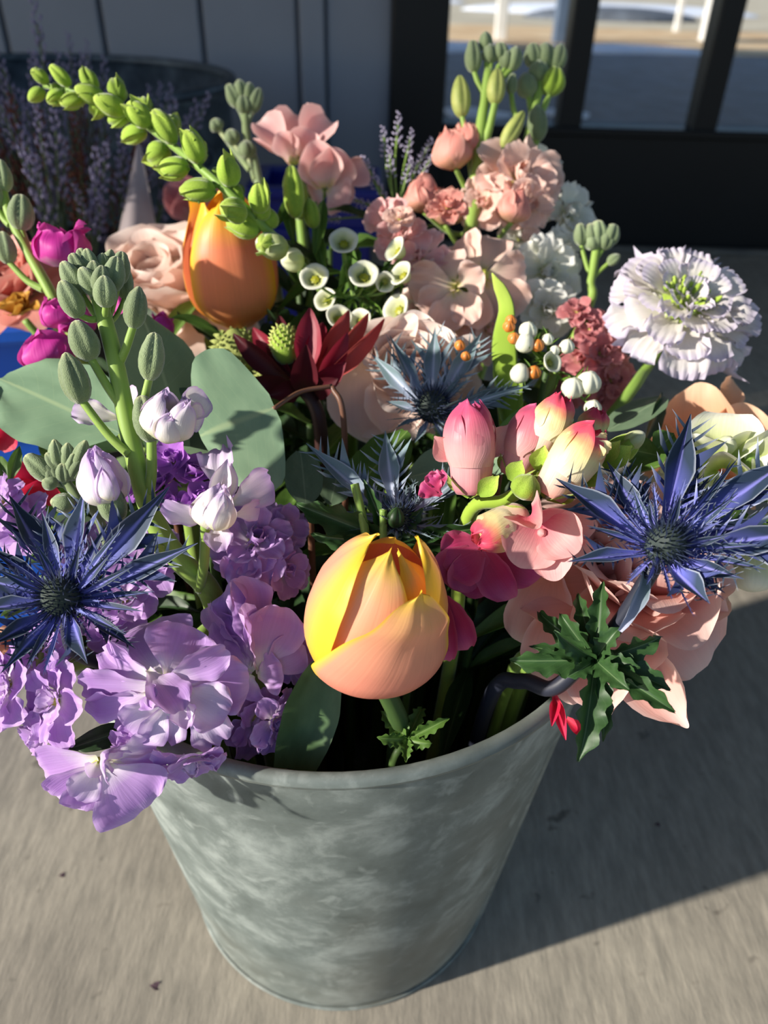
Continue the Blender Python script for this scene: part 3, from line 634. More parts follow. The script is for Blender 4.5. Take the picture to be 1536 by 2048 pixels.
def ball(th, b, t, w, d, mat, n=5, seed=0, close=.15, name='floret', cal=None, ruf=1.):
    """half open round bud: overlapping cupped petals on a small centre; b base and t tip in photo points"""
    rn = random.Random(seed); B_, T = P(b[0], b[1], d), P(t[0], t[1], d - .004); A = T - B_; H = A.length; M = frameZ(B_, A, VD(1, 0, 0)); Rm = S(w, d) * .5
    o = add(CENTRE, M_CENTRE, name, M @ scl(Rm * .5), th)
    for k in range(n):
        me = tulip_petal(360 * k / n * 1.0 + rn.uniform(-18, 18) + 137.5 * (k % 2), rn.uniform(46, 62), H * rn.uniform(.86, 1.02), Rm * (.80 + .2 * k / n), 0, rn.uniform(.0, .10) * Rm * ruf, rn.uniform(.4, 1.6) * close, rn.uniform(-.5, .5), rn.uniform(.82, 1.08), seed * 10 + k, 13, 16, .05, 4.5, .12)
        add(me, mat, 'petal', M, o)
    if cal is not None:
        for k in range(4):
            me = tulip_petal(90 * k + 40, 40, H * .42, Rm * 1.02, .0003, 0, .9, 0, 1., k, 7, 8, 0); add(me, cal, 'sepal', M, o)
    return o
# ------------------------------------------------------------------ stock
# the tall budded stem at the left
d = .262
th = bloom('stock_flower', 'tall thick stock stem with grey green buds and white lilac flowers', 'flower', P(196, 590, d), S(15, d), M_STOCKSTEM,
           [P(230, 720, d), P(262, 880, d + .002), P(300, 1020, d + .006), P(352, 1112, d + .012), P(425, 1195, d + .024)], taper=2.1, ns=14)
for b, t, w, dd in (((166, 592), (124, 522), 44, 0), ((178, 575), (142, 506), 38, .004), ((192, 570), (172, 496), 38, .006), ((206, 565), (205, 505), 36, .008), ((238, 570), (244, 502), 40, .006), ((222, 585), (234, 512), 46, 0), ((198, 592), (160, 534), 42, -.002),
                    ((196, 585), (186, 520), 42, .0), ((212, 616), (208, 550), 48, -.006), ((160, 636), (122, 560), 48, -.004), ((250, 600), (250, 530), 34, .010), ((215, 560), (222, 498), 34, .012), ((188, 560), (158, 496), 34, .012), ((200, 590), (204, 530), 40, -.003)):
    bp(th, b, t, w, M_BUDG, d + dd, (205 + (b[0] - 200) * .2, 640 + dd * 1000, d), M_STOCKSTEM)
for b, t, w, s in (((184, 722), (150, 640), 58, (238, 805)), ((166, 808), (130, 704), 56, (258, 908)), ((266, 658), (278, 572), 46, (240, 722)), ((298, 762), (310, 664), 52, (276, 838))):
    bp(th, b, t, w, M_BUDG, d - .004, (s[0], s[1], d), M_STOCKSTEM, sr=S(8, d))
bp(th, (305, 885), (282, 790), 56, M_BUDG, d - .002, (298, 985, d + .004), M_STOCKSTEM, sr=S(10, d))
c = ball(th, (322, 878), (350, 778), 104, d - .004, M_WLAV, 7, 3, .5, ruf=2.); ball(th, (330, 884), (344, 822), 64, d - .012, M_WLAV, 4, 5, .5); ball(th, (352, 880), (376, 800), 66, d - .010, M_WLAV, 4, 8, .5)
pp(c, 'roseflat', M_WLAV, (368, 830, d - .002), (414, 782, d), 66, roll=20); pp(c, 'roseflat', M_WLAV, (378, 830, d), (408, 836, d), 60, roll=20)
pp(th, 'stock', M_WLAV, (240, 838, d + .01), (138, 816, d + .004), 58, roll=20); pp(th, 'stock', M_WLAV, (262, 835, d + .012), (248, 765, d + .012), 52, roll=-30)
# lilac bud in its calyx
bp(th, (238, 1046), (206, 960), 56, M_BUDG, d - .006, (322, 1100, d + .006), M_STOCKSTEM, sr=S(9, d))
ball(th, (222, 1012), (188, 880), 108, d - .008, M_LAVW, 5, 12, .3, ruf=1.2); ball(th, (222, 1000), (208, 925), 56, d - .016, M_LAVW, 3, 13, .4)
# open lilac flower on its own stalk
d2 = d - .004
branch(th, [P(398, 1180, d + .018), P(408, 1130, d + .008), P(412, 1045, d2)], S(11, d), M_STOCKSTEM, 'flower_stalk')
c = add(CENTRE, M_CENTRE, 'floret', frameZ(P(420, 1040, d2), VD(.2, .7, .6)) @ scl(S(44, d)), th)
for k, b, t, w, dd, ro, mt in (('stock', (440, 985), (432, 880), 76, .012, -20, M_LAVW), ('stock', (428, 1045), (322, 1014), 62, -.012, -40, M_LAVW), ('stock', (432, 1052), (440, 1092), 60, -.016, 0, M_LAVW), ('stock', (455, 1010), (556, 958), 84, .006, 20, M_LAVW), ('stock', (465, 1030), (528, 1016), 56, .004, 40, M_LAVW),
                           ('smooth', (432, 1010), (456, 916), 44, -.008, -5, M_WLAV), ('smooth', (440, 1010), (462, 925), 40, -.004, 30, M_WLAV)):
    pp(c, k, mt, b + (d2,), t + (d2 + dd,), w, roll=ro)
ball(th, (418, 1056), (440, 965), 92, d2 - .006, M_WLAV, 6, 21, .25); ball(th, (430, 1058), (446, 978), 74, d2 - .014, M_WLAV, 4, 23, .3)
# grey bud cluster behind the sea holly
d = .275
th = bloom('stock_flower', 'short stock stem topped by a tight cluster of dark grey green buds', 'flower', P(125, 955, d), S(9, d), M_BUDG, [P(160, 1000, d), P(205, 1055, d + .01)])
for b, t, w in (((120, 945), (108, 878), 34), ((135, 940), (135, 885), 32), ((110, 960), (50, 910), 44), ((128, 950), (92, 905), 32), ((150, 945), (172, 880), 34), ((140, 955), (150, 905), 30), ((115, 970), (85, 955), 38), ((130, 965), (125, 925), 34), ((150, 1010), (100, 1002), 40), ((140, 960), (165, 915), 30), ((118, 955), (70, 925), 36), ((112, 965), (98, 930), 34)):
    bp(th, b, t, w, M_BUDG, d, (128, 968, d + .003), M_BUDG)
# lavender heads over the rim
d = .252
L_ = M_LAV
def lav(label, head, path, dd): return bloom('stock_flower', label, 'flower', P(head[0], head[1], dd), .0035, M_STOCKSTEM, [P(*q) for q in path])
th = lav('lavender stock head drooping over the bucket rim with two wide open flowers', (330, 1395), [(370, 1330, .275), (420, 1270, .29)], .262)
c = add(CENTRE, M_CENTRE, 'floret', frameZ(P(345, 1385, d + .002), VD(.1, -.2, 1)) @ scl(S(24, d)), th)
for k, b, t, w, dd, ro, mt in (('stock', (322, 1352), (292, 1228), 178, .010, -12, L_), ('stock', (335, 1352), (372, 1246), 146, .002, 10, L_), ('stock', (318, 1372), (140, 1398), 120, .000, -25, L_), ('stock', (310, 1362), (188, 1294), 80, .002, -30, L_), ('stock', (295, 1340), (362, 1412), 92, -.014, -30, L_),
                           ('stock', (330, 1360), (455, 1312), 84, -.008, 35, L_), ('stock', (362, 1368), (502, 1368), 124, .0, 20, L_), ('stock', (366, 1378), (452, 1432), 104, -.006, 12, M_LAVW), ('stock', (385, 1400), (446, 1494), 92, .0, 20, M_LAVW), ('stock', (335, 1398), (262, 1478), 116, -.004, -10, M_LAVW),
                           ('stock', (342, 1400), (318, 1494), 96, -.002, 0, M_LAVW), ('crumple', (360, 1395), (388, 1474), 58, -.006, 10, M_LAVW), ('crumple', (308, 1385), (304, 1432), 44, -.010, 0, M_LAVW), ('crumple', (345, 1395), (346, 1444), 40, -.012, 15, M_LAVW), ('stock', (295, 1385), (198, 1446), 128, .006, -20, L_), ('stock', (300, 1370), (298, 1410), 56, -.012, 60, L_)):
    pp(c, k, mt, b + (d,), t + (d + dd,), w, roll=ro)
c = add(CENTRE, M_CENTRE, 'floret', frameZ(P(205, 1520, d), VD(0, -.4, 1)) @ scl(S(34, d)), th)
for k, b, t, w, dd, ro, mt in (('stock', (195, 1515), (66, 1556), 122, .006, -20, L_), ('stock', (196, 1525), (104, 1614), 108, .004, -20, L_), ('stock', (200, 1530), (162, 1640), 106, .0, -5, L_), ('stock', (212, 1530), (286, 1628), 170, -.004, 12, L_), ('stock', (222, 1518), (318, 1502), 96, .004, 20, M_LAVW), ('stock', (215, 1525), (326, 1570), 120, .006, 30, L_),
                           ('crumple', (212, 1530), (182, 1486), 74, -.016, 20, M_LAVW), ('crumple', (220, 1515), (170, 1500), 60, -.018, 0, M_LAVW), ('stock', (196, 1532), (152, 1600), 74, -.008, -10, M_LAVW), ('crumple', (196, 1525), (170, 1570), 44, -.012, 0, M_LAVW)):
    pp(c, k, mt, b + (d - .004,), t + (d + dd - .004,), w, roll=ro)
for i, (x, y, s, ax, dd, q) in enumerate(((120, 1400, 190, (-.6, .1, .8), .010, 1), (90, 1470, 130, (-.6, -.3, .7), .012, 1), (515, 1425, 165, (.5, -.3, .7), .027, 1), (385, 1508, 150, (.2, -.8, .5), .006, 1), (270, 1480, 110, (0, -.5, .8), .008, 1))):
    floret(th, P(x, y, d + dd), S(s, d + dd), VD(*ax), double(L_, M_LAVW), seed=20 + i)
for b, t, w in (((280, 1450), (130, 1500), 50), ((350, 1400), (230, 1300), 50)): pp(th, 'leaf', M_LEAFD, b + (d + .016,), t + (d + .008,), w, name='leaf')
th = lav('lavender stock head crowded behind the front tulip on its left', (500, 1300), [(520, 1330, .29)], .275)
c = add(CENTRE, M_CENTRE, 'floret', frameZ(P(505, 1325, .276), VD(0, .3, .9)) @ scl(S(16, d)), th)
for k, b, t, w, dd, ro in (('stock', (505, 1330), (452, 1160), 96, .0, -50), ('stock', (515, 1340), (490, 1148), 110, -.004, 40), ('stock', (520, 1340), (566, 1222), 130, -.006, 15), ('stock', (510, 1340), (420, 1240), 100, .004, -30), ('stock', (500, 1325), (392, 1212), 76, .006, -60), ('stock', (512, 1345), (508, 1210), 70, -.012, 65), ('stock', (525, 1345), (610, 1290), 100, .004, 30),
                       ('stock', (515, 1350), (560, 1345), 90, .0, 10), ('stock', (500, 1350), (440, 1290), 90, .002, -10), ('stock', (505, 1350), (480, 1400), 90, .004, 0)):
    pp(c, k, L_, b + (.272,), t + (.268 + dd,), w, roll=ro)
for i, (x, y, s, ax, dd) in enumerate(((505, 1085, 190, (.3, .4, .8), .284), (560, 1060, 130, (.5, .3, .7), .292), (480, 1150, 160, (-.1, .3, .9), .284), (560, 1140, 140, (.6, .1, .7), .288), (590, 1310, 120, (.3, 0, .9), .284), (545, 1440, 130, (.7, -.2, .6), .276))):
    floret(th, P(x, y, dd), S(s, dd), VD(*ax), double(L_), seed=40 + i)
th = lav('pinkish lavender stock head under the left sea holly', (70, 1320), [(140, 1325, .280), (262, 1290, .290)], .272)
for i, (x, y, s, ax, dd) in enumerate(((25, 1370, 190, (-.6, .1, .8), .266), (85, 1300, 150, (-.2, .3, .9), .276), (250, 1200, 150, (.2, .3, .9), .284), (-20, 1330, 140, (-.6, .1, .8), .275), (215, 1245, 120, (0, .3, .9), .284), (60, 1060, 150, (-.4, .4, .8), .296), (10, 1010, 120, (-.5, .4, .8), .298), (290, 1110, 160, (0, .4, .9), .292), (180, 1100, 130, (0, .4, .9), .296))):
    floret(th, P(x, y, dd), S(s, dd), VD(*ax), double(M_LAV, M_LAVW), seed=60 + i)
# violet stock
d = .295
th = bloom('stock_flower', 'small bright violet stock cluster behind the thick budded stem', 'flower', P(370, 970, d), .003, M_STOCKSTEM)
for i, (x, y, s, ax) in enumerate(((350, 925, 100, (-.2, .5, .8)), (385, 950, 100, (.2, .5, .8)), (330, 965, 90, (-.3, .4, .8)), (400, 1000, 90, (.2, .4, .8)), (265, 985, 90, (-.2, .4, .8)), (352, 1010, 90, (-.1, .4, .9)))):
    floret(th, P(x, y, d), S(s, d), VD(*ax), [(5, 1., 25, .95, 'smooth', M_VIO), (4, .7, 55, .8, 'crumple', M_VIO)], seed=80 + i)
# magenta stock at the left edge
d = .345
th = bloom('stock_flower', 'magenta stock with long green stem and loose buds beside the blue crate', 'flower', P(-10, 330, d), S(9, d), M_STOCKSTEM, [P(20, 430, d), P(60, 510, d), P(112, 605, d), P(180, 740, d + .01)], taper=1.6)
for b, t, w, s in (((42, 462), (42, 388), 50, (104, 592)), ((10, 385), (-2, 318), 38, (14, 420)), ((18, 528), (4, 462), 40, (88, 580)), ((-5, 420), (-22, 350), 40, (20, 450))):
    bp(th, b, t, w, M_BUDG, d, s + (d,), M_STOCKSTEM, sr=S(6, d))
for i, (x, y, t, w, dd) in enumerate(((124, 535, (120, 448), 112, 0), (128, 655, (108, 590), 84, 0), (112, 735, (78, 652), 112, -.006), (155, 668, (150, 606), 80, .004), (255, 650, (250, 595), 56, .03), (320, 672, (328, 625), 56, .03))):
    ball(th, (x, y), t, w, d + dd, M_MAG, 8, 30 + i, .7, ruf=2.4)
# peach stock, tall, at the back
d = .44
th = bloom('stock_flower', 'tall peach stock with green seed buds in front of the black door', 'flower', P(978, 140, d), S(10, d), M_STOCKSTEM, [P(962, 250, d), P(948, 380, d - .004), P(936, 480, d - .01)], taper=1.6)
for b, t, w, s in (((948, 146), (945, 80), 34, (966, 185)), ((972, 104), (971, 62), 27, (974, 140)), ((982, 128), (978, 86), 32, (978, 150)), ((1002, 124), (1000, 84), 32, (984, 155)), ((1022, 142), (1034, 92), 34, (985, 165)), ((1012, 138), (1014, 98), 32, (985, 160)), ((924, 236), (919, 150), 38, (942, 300)), ((1022, 190), (1026, 146), 22, (1032, 235))):
    bp(th, b, t, w, M_BUDG if w != 38 else M_BUDO, d, s + (d,), M_STOCKSTEM, sr=S(5, d))
bp(th, (990, 210), (995, 136), 36, M_BUDO, d - .006, (968, 290, d), M_STOCKSTEM, sr=S(7, d)); bp(th, (1004, 296), (1048, 222), 32, M_BUDO, d - .006, (962, 372, d), M_STEMD, sr=S(4, d))
for i, (x, y, s, ax, dd) in enumerate(((1040, 375, 190, (.2, .2, .9), .0), (968, 410, 120, (-.3, -.1, .9), -.008), (1060, 420, 120, (.4, -.3, .8), -.002))):
    floret(th, P(x, y, d + dd), S(s, d + dd), VD(*ax), double(M_PEA, M_PEA), seed=120 + i)
for i, (b, t, w, dd) in enumerate((((912, 338), (896, 258), 78, -.008), ((938, 320), (940, 246), 70, .006), ((1022, 446), (1036, 376), 72, -.024), ((848, 424), (842, 348), 80, -.010), ((890, 450), (900, 376), 74, -.004))):
    ball(th, b, t, w, d + dd, M_PEAD, 7, 50 + i, .5, ruf=1.8); branch(th, [P(b[0], b[1], d + dd), P((b[0] + 948) / 2, b[1] + 40, d), P(946, min(470, b[1] + 90), d)], S(5, d), M_STOCKSTEM, 'flower_stalk')
d = .39
th = bloom('stock_flower', 'pale peach stock cluster with wide open flowers above the red leucadendron', 'flower', P(930, 600, d), .003, M_STOCKSTEM)
c = add(CENTRE, M_CENTRE, 'floret', frameZ(P(908, 572, d), VD(-.2, .1, 1)) @ scl(S(26, d)), th)
for k, b, t, w, dd, ro in (('stock', (910, 572), (816, 562), 92, -.006, -10), ('stock', (908, 578), (846, 626), 84, -.004, -10), ('stock', (908, 582), (884, 662), 76, -.008, 0), ('stock', (915, 580), (945, 640), 70, -.010, 10), ('stock', (915, 568), (960, 545), 74, -.012, 10), ('stock', (908, 565), (884, 500), 86, .0, 0)):
    pp(c, k, M_PEA, b + (d - .006,), t + (d + dd - .006,), w, roll=ro)
c = add(CENTRE, M_CENTRE, 'floret', frameZ(P(962, 555, d), VD(.2, .1, 1)) @ scl(S(26, d)), th)
for k, b, t, w, dd, ro in (('stock', (968, 552), (1058, 545), 96, -.004, 15), ('stock', (970, 560), (1056, 618), 88, -.002, 20), ('stock', (960, 545), (906, 470), 92, .004, -10), ('stock', (965, 545), (984, 458), 96, .006, 10), ('stock', (962, 565), (950, 656), 64, -.008, -5), ('stock', (968, 565), (1000, 650), 80, .0, 10)):
    pp(c, k, M_PEA, b + (d,), t + (d + dd,), w, roll=ro)
for i, (x, y, s, ax, dd, mt) in enumerate(((800, 480, 130, (-.3, .4, .8), .006, M_PNK), (775, 440, 110, (-.4, .4, .8), .014, M_PNK), (840, 520, 130, (-.2, .2, .9), .004, M_PNK), (895, 420, 100, (.0, .5, .8), .014, M_PEAD), (800, 440, 70, (.0, .4, .9), -.006, M_PEA), (905, 655, 120, (-.1, -.2, .9), .004, M_PEA), (975, 660, 110, (.3, -.2, .9), .006, M_PEA), (830, 620, 110, (-.4, -.1, .8), .012, M_BLUSH), (800, 640, 90, (-.4, -.2, .8), .014, M_GWH), (945, 705, 90, (.1, -.3, .9), .008, M_PEA))):
    floret(th, P(x, y, d + dd), S(s, d), VD(*ax), double(mt), seed=140 + i)
# white stock
d = .455
th = bloom('stock_flower', 'white stock with a tall bud tip standing right behind the peach stock', 'flower', P(1085, 150, d), S(9, d), M_STOCKSTEM, [P(1062, 250, d), P(1040, 380, d), P(1030, 500, d - .01)], taper=1.7)
for b, t, w, s in (((1058, 196), (1048, 146), 40, (1064, 230)), ((1068, 136), (1064, 86), 36, (1078, 175)), ((1088, 138), (1092, 84), 42, (1082, 175)), ((1108, 142), (1124, 88), 36, (1086, 180)), ((1098, 192), (1112, 134), 50, (1080, 230)), ((1075, 284), (1074, 208), 40, (1050, 330)), ((1078, 165), (1076, 118), 40, (1080, 190))):
    bp(th, b, t, w, M_BUDG if w != 50 else M_BUDL, d, s + (d,), M_STOCKSTEM, sr=S(6, d))
for i, (x, y, s, ax, dd) in enumerate(((1130, 435, 150, (.3, .2, .9), .0), (1080, 330, 90, (.3, .4, .8), .02), (1010, 430, 90, (-.1, .2, .9), -.004), (1085, 545, 160, (.2, -.1, .9), -.03), (1120, 510, 110, (.4, .1, .8), -.02), (1040, 480, 90, (0, .2, .9), -.016), (1090, 620, 130, (.2, -.2, .9), -.05))):
    floret(th, P(x, y, d + dd), S(s, d + dd), VD(*ax), double(M_WHT), seed=160 + i)
d = .42
th = bloom('stock_flower', 'thin stock tip with a small grey bud cluster beside the white scabiosa', 'flower', P(1196, 475, d), S(8, d), M_STOCKSTEM, [P(1182, 560, d), P(1164, 640, d)])
for b, t, w, s in (((1162, 492), (1160, 446), 26, (1185, 560)), ((1186, 492), (1180, 446), 34, (1194, 505)), ((1196, 490), (1196, 440), 36, (1194, 505)), ((1212, 492), (1230, 448), 36, (1194, 510)), ((1205, 500), (1218, 460), 34, (1194, 515)), ((1190, 500), (1180, 465), 34, (1194, 520)), ((1215, 528), (1240, 510), 22, (1186, 556))):
    bp(th, b, t, w, M_BUDG, d, s + (d,), M_STOCKSTEM, sr=S(4, d))
# dusty pink stock
d = .385
th = bloom('stock_flower', 'dusty rose stock spike in the shade behind the wax flower berries', 'flower', P(1170, 640, d), .003, M_STOCKSTEM)
for i, (x, y, s, ax, dd) in enumerate(((1155, 625, 80, (-.1, .5, .8), 0), (1180, 660, 90, (.1, .4, .9), 0), (1200, 710, 110, (.2, .2, .9), -.004), (1160, 720, 100, (-.3, .1, .9), 0), (1220, 760, 110, (.4, 0, .9), -.004), (1195, 800, 90, (.2, -.2, .9), 0), (1130, 780, 90, (-.3, -.1, .9), .01))):
    floret(th, P(x, y, d + dd), S(s, d), VD(*ax), double(M_DUST), seed=180 + i)
# grey-green bud head at the back
d = .47
th = bloom('stock_flower', 'slim grey green stock bud tip rising in front of the tub', 'flower', P(490, 215, d), S(8, d), M_BUDG, [P(496, 290, d), P(520, 380, d)])
for b, t, w, s in (((478, 215), (455, 168), 30, (490, 245)), ((486, 205), (478, 158), 32, (490, 240)), ((496, 205), (500, 164), 30, (490, 240)), ((505, 225), (520, 175), 28, (492, 250)), ((490, 230), (486, 190), 34, (491, 250)), ((498, 318), (490, 280), 38, (510, 360)), ((470, 290), (458, 258), 34, (500, 340)), ((440, 262), (425, 238), 30, (500, 340))):
    bp(th, b, t, w, M_BUDG, d, s + (d,), M_BUDG, sr=S(5, d))
# ------------------------------------------------------------------ sea holly
def bract_mesh(seed, nsp=6, lobe=.5, wide=.5):
    rn = np.random.default_rng(seed); mb = MB(); nu, nv = 7, 20
    pr = ([0, .15, .35, .52, .66, .82, 1], [.34, .34, .50 + wide * .12, .74 + wide * .26, .62 + wide * .2, .34, .02]); bend = rn.uniform(-.3, .45); sw = rn.uniform(-.25, .25)
    def ctr(t): return np.array([sw * t * t * .5, t * math.cos(bend * t * .5), -t * math.sin(bend * t * .5)])
    v = []; uv = []
    for j in range(nv):
        t = j / (nv - 1); w = float(np.interp(t, *pr)) * .5; c = ctr(t)
        for i in range(nu):
            u = i / (nu - 1) * 2 - 1; v.append((c[0] + u * w, c[1], c[2] + .30 * w * abs(u))); uv.append((i / (nu - 1), t))
    mb.put(v, grid_faces(nu, nv), uv)
    for s in (-1, 1):
        for k in range(nsp):
            t = .10 + .82 * (k + rn.uniform(.1, .9)) / nsp; w = float(np.interp(t, *pr)) * .5; c = ctr(t); L = rn.uniform(.6, 1.5) * (1.05 - .5 * t); b = .018
            up = rn.uniform(.05, .4); fw = rn.uniform(.05, .13)
            mb.put([(c[0] + s * w * .75, c[1] - b, c[2] + .08 * w), (c[0] + s * w * .75, c[1] + b, c[2] + .08 * w), (c[0] + s * (w + L * .30), c[1] + fw * .4, c[2] + .1 * w + up * .3 * L), (c[0] + s * (w + L * .62), c[1] + fw, c[2] + .1 * w + up * L)],
                   [(0, 1, 2), (1, 3, 2)] if s > 0 else [(0, 2, 1), (1, 2, 3)], [(.5 + .35 * s, t), (.5 + .35 * s, t), (.5 + .45 * s, t), (.5 + .5 * s, t)])
    for s in ((-1, 1) if lobe > .6 else ((1,) if lobe > .3 else ())):
        t = rn.uniform(.46, .62); w = float(np.interp(t, *pr)) * .5; c = ctr(t)
        mb.put([(c[0] + s * w * .4, c[1] - .12, c[2]), (c[0] + s * w * .5, c[1] + .09, c[2]), (c[0] + s * (w + .28), c[1] + .08, c[2] + .12), (c[0] + s * (w + .75), c[1] + .24, c[2] + .25)],
               [(0, 1, 2), (1, 3, 2)] if s > 0 else [(0, 2, 1), (1, 2, 3)], [(.5, t), (.5, t), (.5 + .3 * s, t), (.5 + .48 * s, t)])
    return mb.mesh('bract')
BR_W = [bract_mesh(i, 9, .4 + .15 * i, .9) for i in range(4)]
BR_N = [bract_mesh(20 + i, 8, 0, .1) for i in range(4)]
def bract_mat(name, base, mid, outer, rib):
    m, nt, bs, out = nmat(name)
    uvn = N(nt, 'UVMap'); sp = N(nt, 'SeparateXYZ'); nt.links.new(uvn.outputs[0], sp.inputs[0]); u, v = sp.outputs[0], sp.outputs[1]; ob = N(nt, 'ObjectInfo')
    au = math_n(nt, 'ABSOLUTE', math_n(nt, 'SUBTRACT', math_n(nt, 'MULTIPLY', u, 2.0), 1.0))
    col = ramp(nt, math_n(nt, 'ADD', v, math_n(nt, 'MULTIPLY', au, .22)), [(.12, base), (.42, mid), (.72, outer), (1, outer)])
    mr = N(nt, 'MapRange'); mr.inputs[1].default_value = .2; mr.inputs[2].default_value = .05; nt.links.new(au, mr.inputs[0])
    col = mixc(nt, math_n(nt, 'MULTIPLY', mr.outputs[0], math_n(nt, 'SUBTRACT', .95, math_n(nt, 'MULTIPLY', v, .6))), col, hexc(rib))
    me_ = N(nt, 'MapRange'); me_.inputs[1].default_value = .86; me_.inputs[2].default_value = 1.0; me_.inputs[4].default_value = .8; nt.links.new(au, me_.inputs[0])
    col = mixc(nt, me_.outputs[0], col, hexc('#a9b0c0'))
    hs = N(nt, 'HueSaturation'); nt.links.new(math_n(nt, 'ADD', math_n(nt, 'MULTIPLY', ob.outputs['Random'], .5), .75), hs.inputs['Value']); nt.links.new(col, hs.inputs['Color'])
    nt.links.new(hs.outputs[0], bs.inputs['Base Color']); bs.inputs['Roughness'].default_value = .6; bs.inputs['Specular IOR Level'].default_value = .25
    surface_out(nt, bs, out, hs.outputs[0], .06); return m
M_HOLB = bract_mat('blue_sea_holly_bract', '#8480dc', '#5c60b0', '#2f3d50', '#9a96ec')
M_HOLG = bract_mat('grey_sea_holly_bract', '#bcbed6', '#96a0b4', '#6c8084', '#c4c8da')
M_HOLV = bract_mat('violet_filament', '#9c98ec', '#7a7ad0', '#5c64a0', '#a8a4f0')
M_HOLS = leaf_mat('slate_stem', '#20222e', '#2c303e', trans=0, rough=.5)
M_HOLL = leaf_mat('sea_holly_leaf', '#2a4524', '#37572c', '#6c8458', trans=.15)
M_CONE = petal_mat('sea_holly_cone', [(0, '#3c4634'), (.3, '#2c3648'), (1, '#1a2244')], None, .2, .2, 0, .6, bump=0)
def cone_mesh(n, seed):
    rn = np.random.default_rng(seed); mb = MB(); v, f, uv = lathe([(.0001, -.5), (.3, -.45), (.46, -.2), (.48, .05), (.38, .3), (.2, .45), (.0001, .5)], 16); mb.put(v, f, [(q[0], .1) for q in uv])
    for i in range(n):
        z = 1 - 1.75 * (i + .5) / n; r = math.sqrt(max(0, 1 - z * z)); a = i * 2.39996; p = Vector((.47 * r * math.cos(a), .47 * r * math.sin(a), .5 * z)); d = (Vector((r * math.cos(a), r * math.sin(a), z * .9 + .25)) + Vector(rn.normal(0, .16, 3))).normalized()
        L = rn.uniform(.2, .46); X = d.orthogonal().normalized() * .026; Yv = d.cross(X)
        mb.put([p + X, p - X * .5 + Yv * .87, p - X * .5 - Yv * .87, p + d * L], [(0, 1, 3), (1, 2, 3), (2, 0, 3)], [(.5, .3)] * 3 + [(.5, 1)])
    return mb.mesh('cone', False)
CONES = [cone_mesh(190, 1), cone_mesh(190, 2)]
def sea_holly(label, c, d, axis, tips, cs, mat, path, srad, inner=22, seed=0, drop=True, smat=None, k=.35, imat=None):
    rn = random.Random(seed); C_ = P(c[0], c[1], d); A = VD(*axis)
    th = bloom('sea_holly', label, 'sea holly', C_ - A * S(cs, d) * .4, srad, smat or M_HOLS, path, drop=drop, taper=1.3, ns=10)
    add(CONES[seed % 2], M_CONE, 'cone', frameZ(C_, A) @ scl(S(cs, d), S(cs, d), S(cs * 1.1, d)), th)
    B_ = C_ - A * S(cs * .42, d)
    for tx, ty, w, dd in tips:
        T = P(tx, ty, d + dd); dr = (T - B_).normalized(); st = B_ + dr * S(cs * .25, d)
        me = rn.choice(BR_W if w > 26 else BR_N); petal(th, None, mat, st, T, S(w, d) * 1.0, rn.uniform(-35, 35), A * .6 + (Vector(CAMP) - T).normalized() * .6, 'bract', me=me, zs=S(w, d) * 2.2)
    X = frameZ(C_, A); 
    for i in range(inner):
        az = 6.2832 * (i + rn.uniform(-.3, .3)) / inner; e = R(rn.uniform(0, 50)); ra = X.col[0].xyz * math.cos(az) + X.col[1].xyz * math.sin(az); dr = ra * math.cos(e) + A * math.sin(e)
        L = S(cs * rn.uniform(.9, 2.0), d); petal(th, None, imat or mat, B_ + dr * S(cs * .25, d), B_ + dr * L, S(rn.uniform(7, 13), d), rn.uniform(-30, 30), A, 'bract', me=rn.choice(BR_N), zs=S(16, d))
    return th
HL = .25
sea_holly('violet blue sea holly with wide dark bracts over the lavender flowers', (112, 1190), HL, (.05, .45, .9),
    [(334, 968, 62, .006), (172, 978, 58, .022), (78, 1018, 30, .012), (10, 990, 62, .020), (388, 1084, 44, .0), (205, 1040, 24, .004), (240, 1046, 22, -.008), (258, 1128, 20, -.012), (-40, 1085, 34, .012), (-60, 1150, 40, .004), (-70, 1210, 40, -.004), (-40, 1290, 36, -.014), (-10, 1340, 30, -.014), (40, 1330, 22, -.018), (165, 1318, 44, -.012), (240, 1262, 20, -.012), (275, 1220, 26, -.008), (260, 1290, 30, -.004), (60, 1080, 22, .0), (150, 1085, 20, -.004), (-20, 1130, 24, -.008), (215, 1100, 22, -.010), (300, 1180, 22, .0)],
    80, M_HOLB, [P(140, 1290, .262), P(195, 1322, .276)], .0025, 46, 0, imat=M_HOLV)
th = sea_holly('violet blue sea holly on a dark slate stem above the pink rose', (1300, 1098), .25, (.1, .5, .85),
    [(1346, 842, 64, .026), (1560, 918, 66, .020), (1590, 1072, 60, .0), (1496, 1044, 32, .006), (1494, 1140, 26, -.008), (1444, 1166, 34, -.012), (1378, 1222, 50, -.016), (1112, 1126, 34, -.006), (1090, 972, 58, .012), (1186, 938, 44, .018), (1226, 934, 34, .024), (1388, 962, 30, .018), (1438, 932, 24, .014), (1176, 960, 20, .016), (1150, 1060, 20, .0), (1380, 930, 20, .024), (1412, 1188, 26, -.010), (1270, 1010, 22, .004), (1420, 1080, 24, -.008), (1330, 1000, 24, .0), (1440, 1000, 22, .0), (1480, 1100, 22, -.006), (1240, 990, 24, .008)],
    78, M_HOLB, [P(1268, 1160, .254), P(1222, 1250, .26), P(1172, 1312, .264), P(1105, 1376, .268)], S(15, .254), 46, 1, imat=M_HOLV)
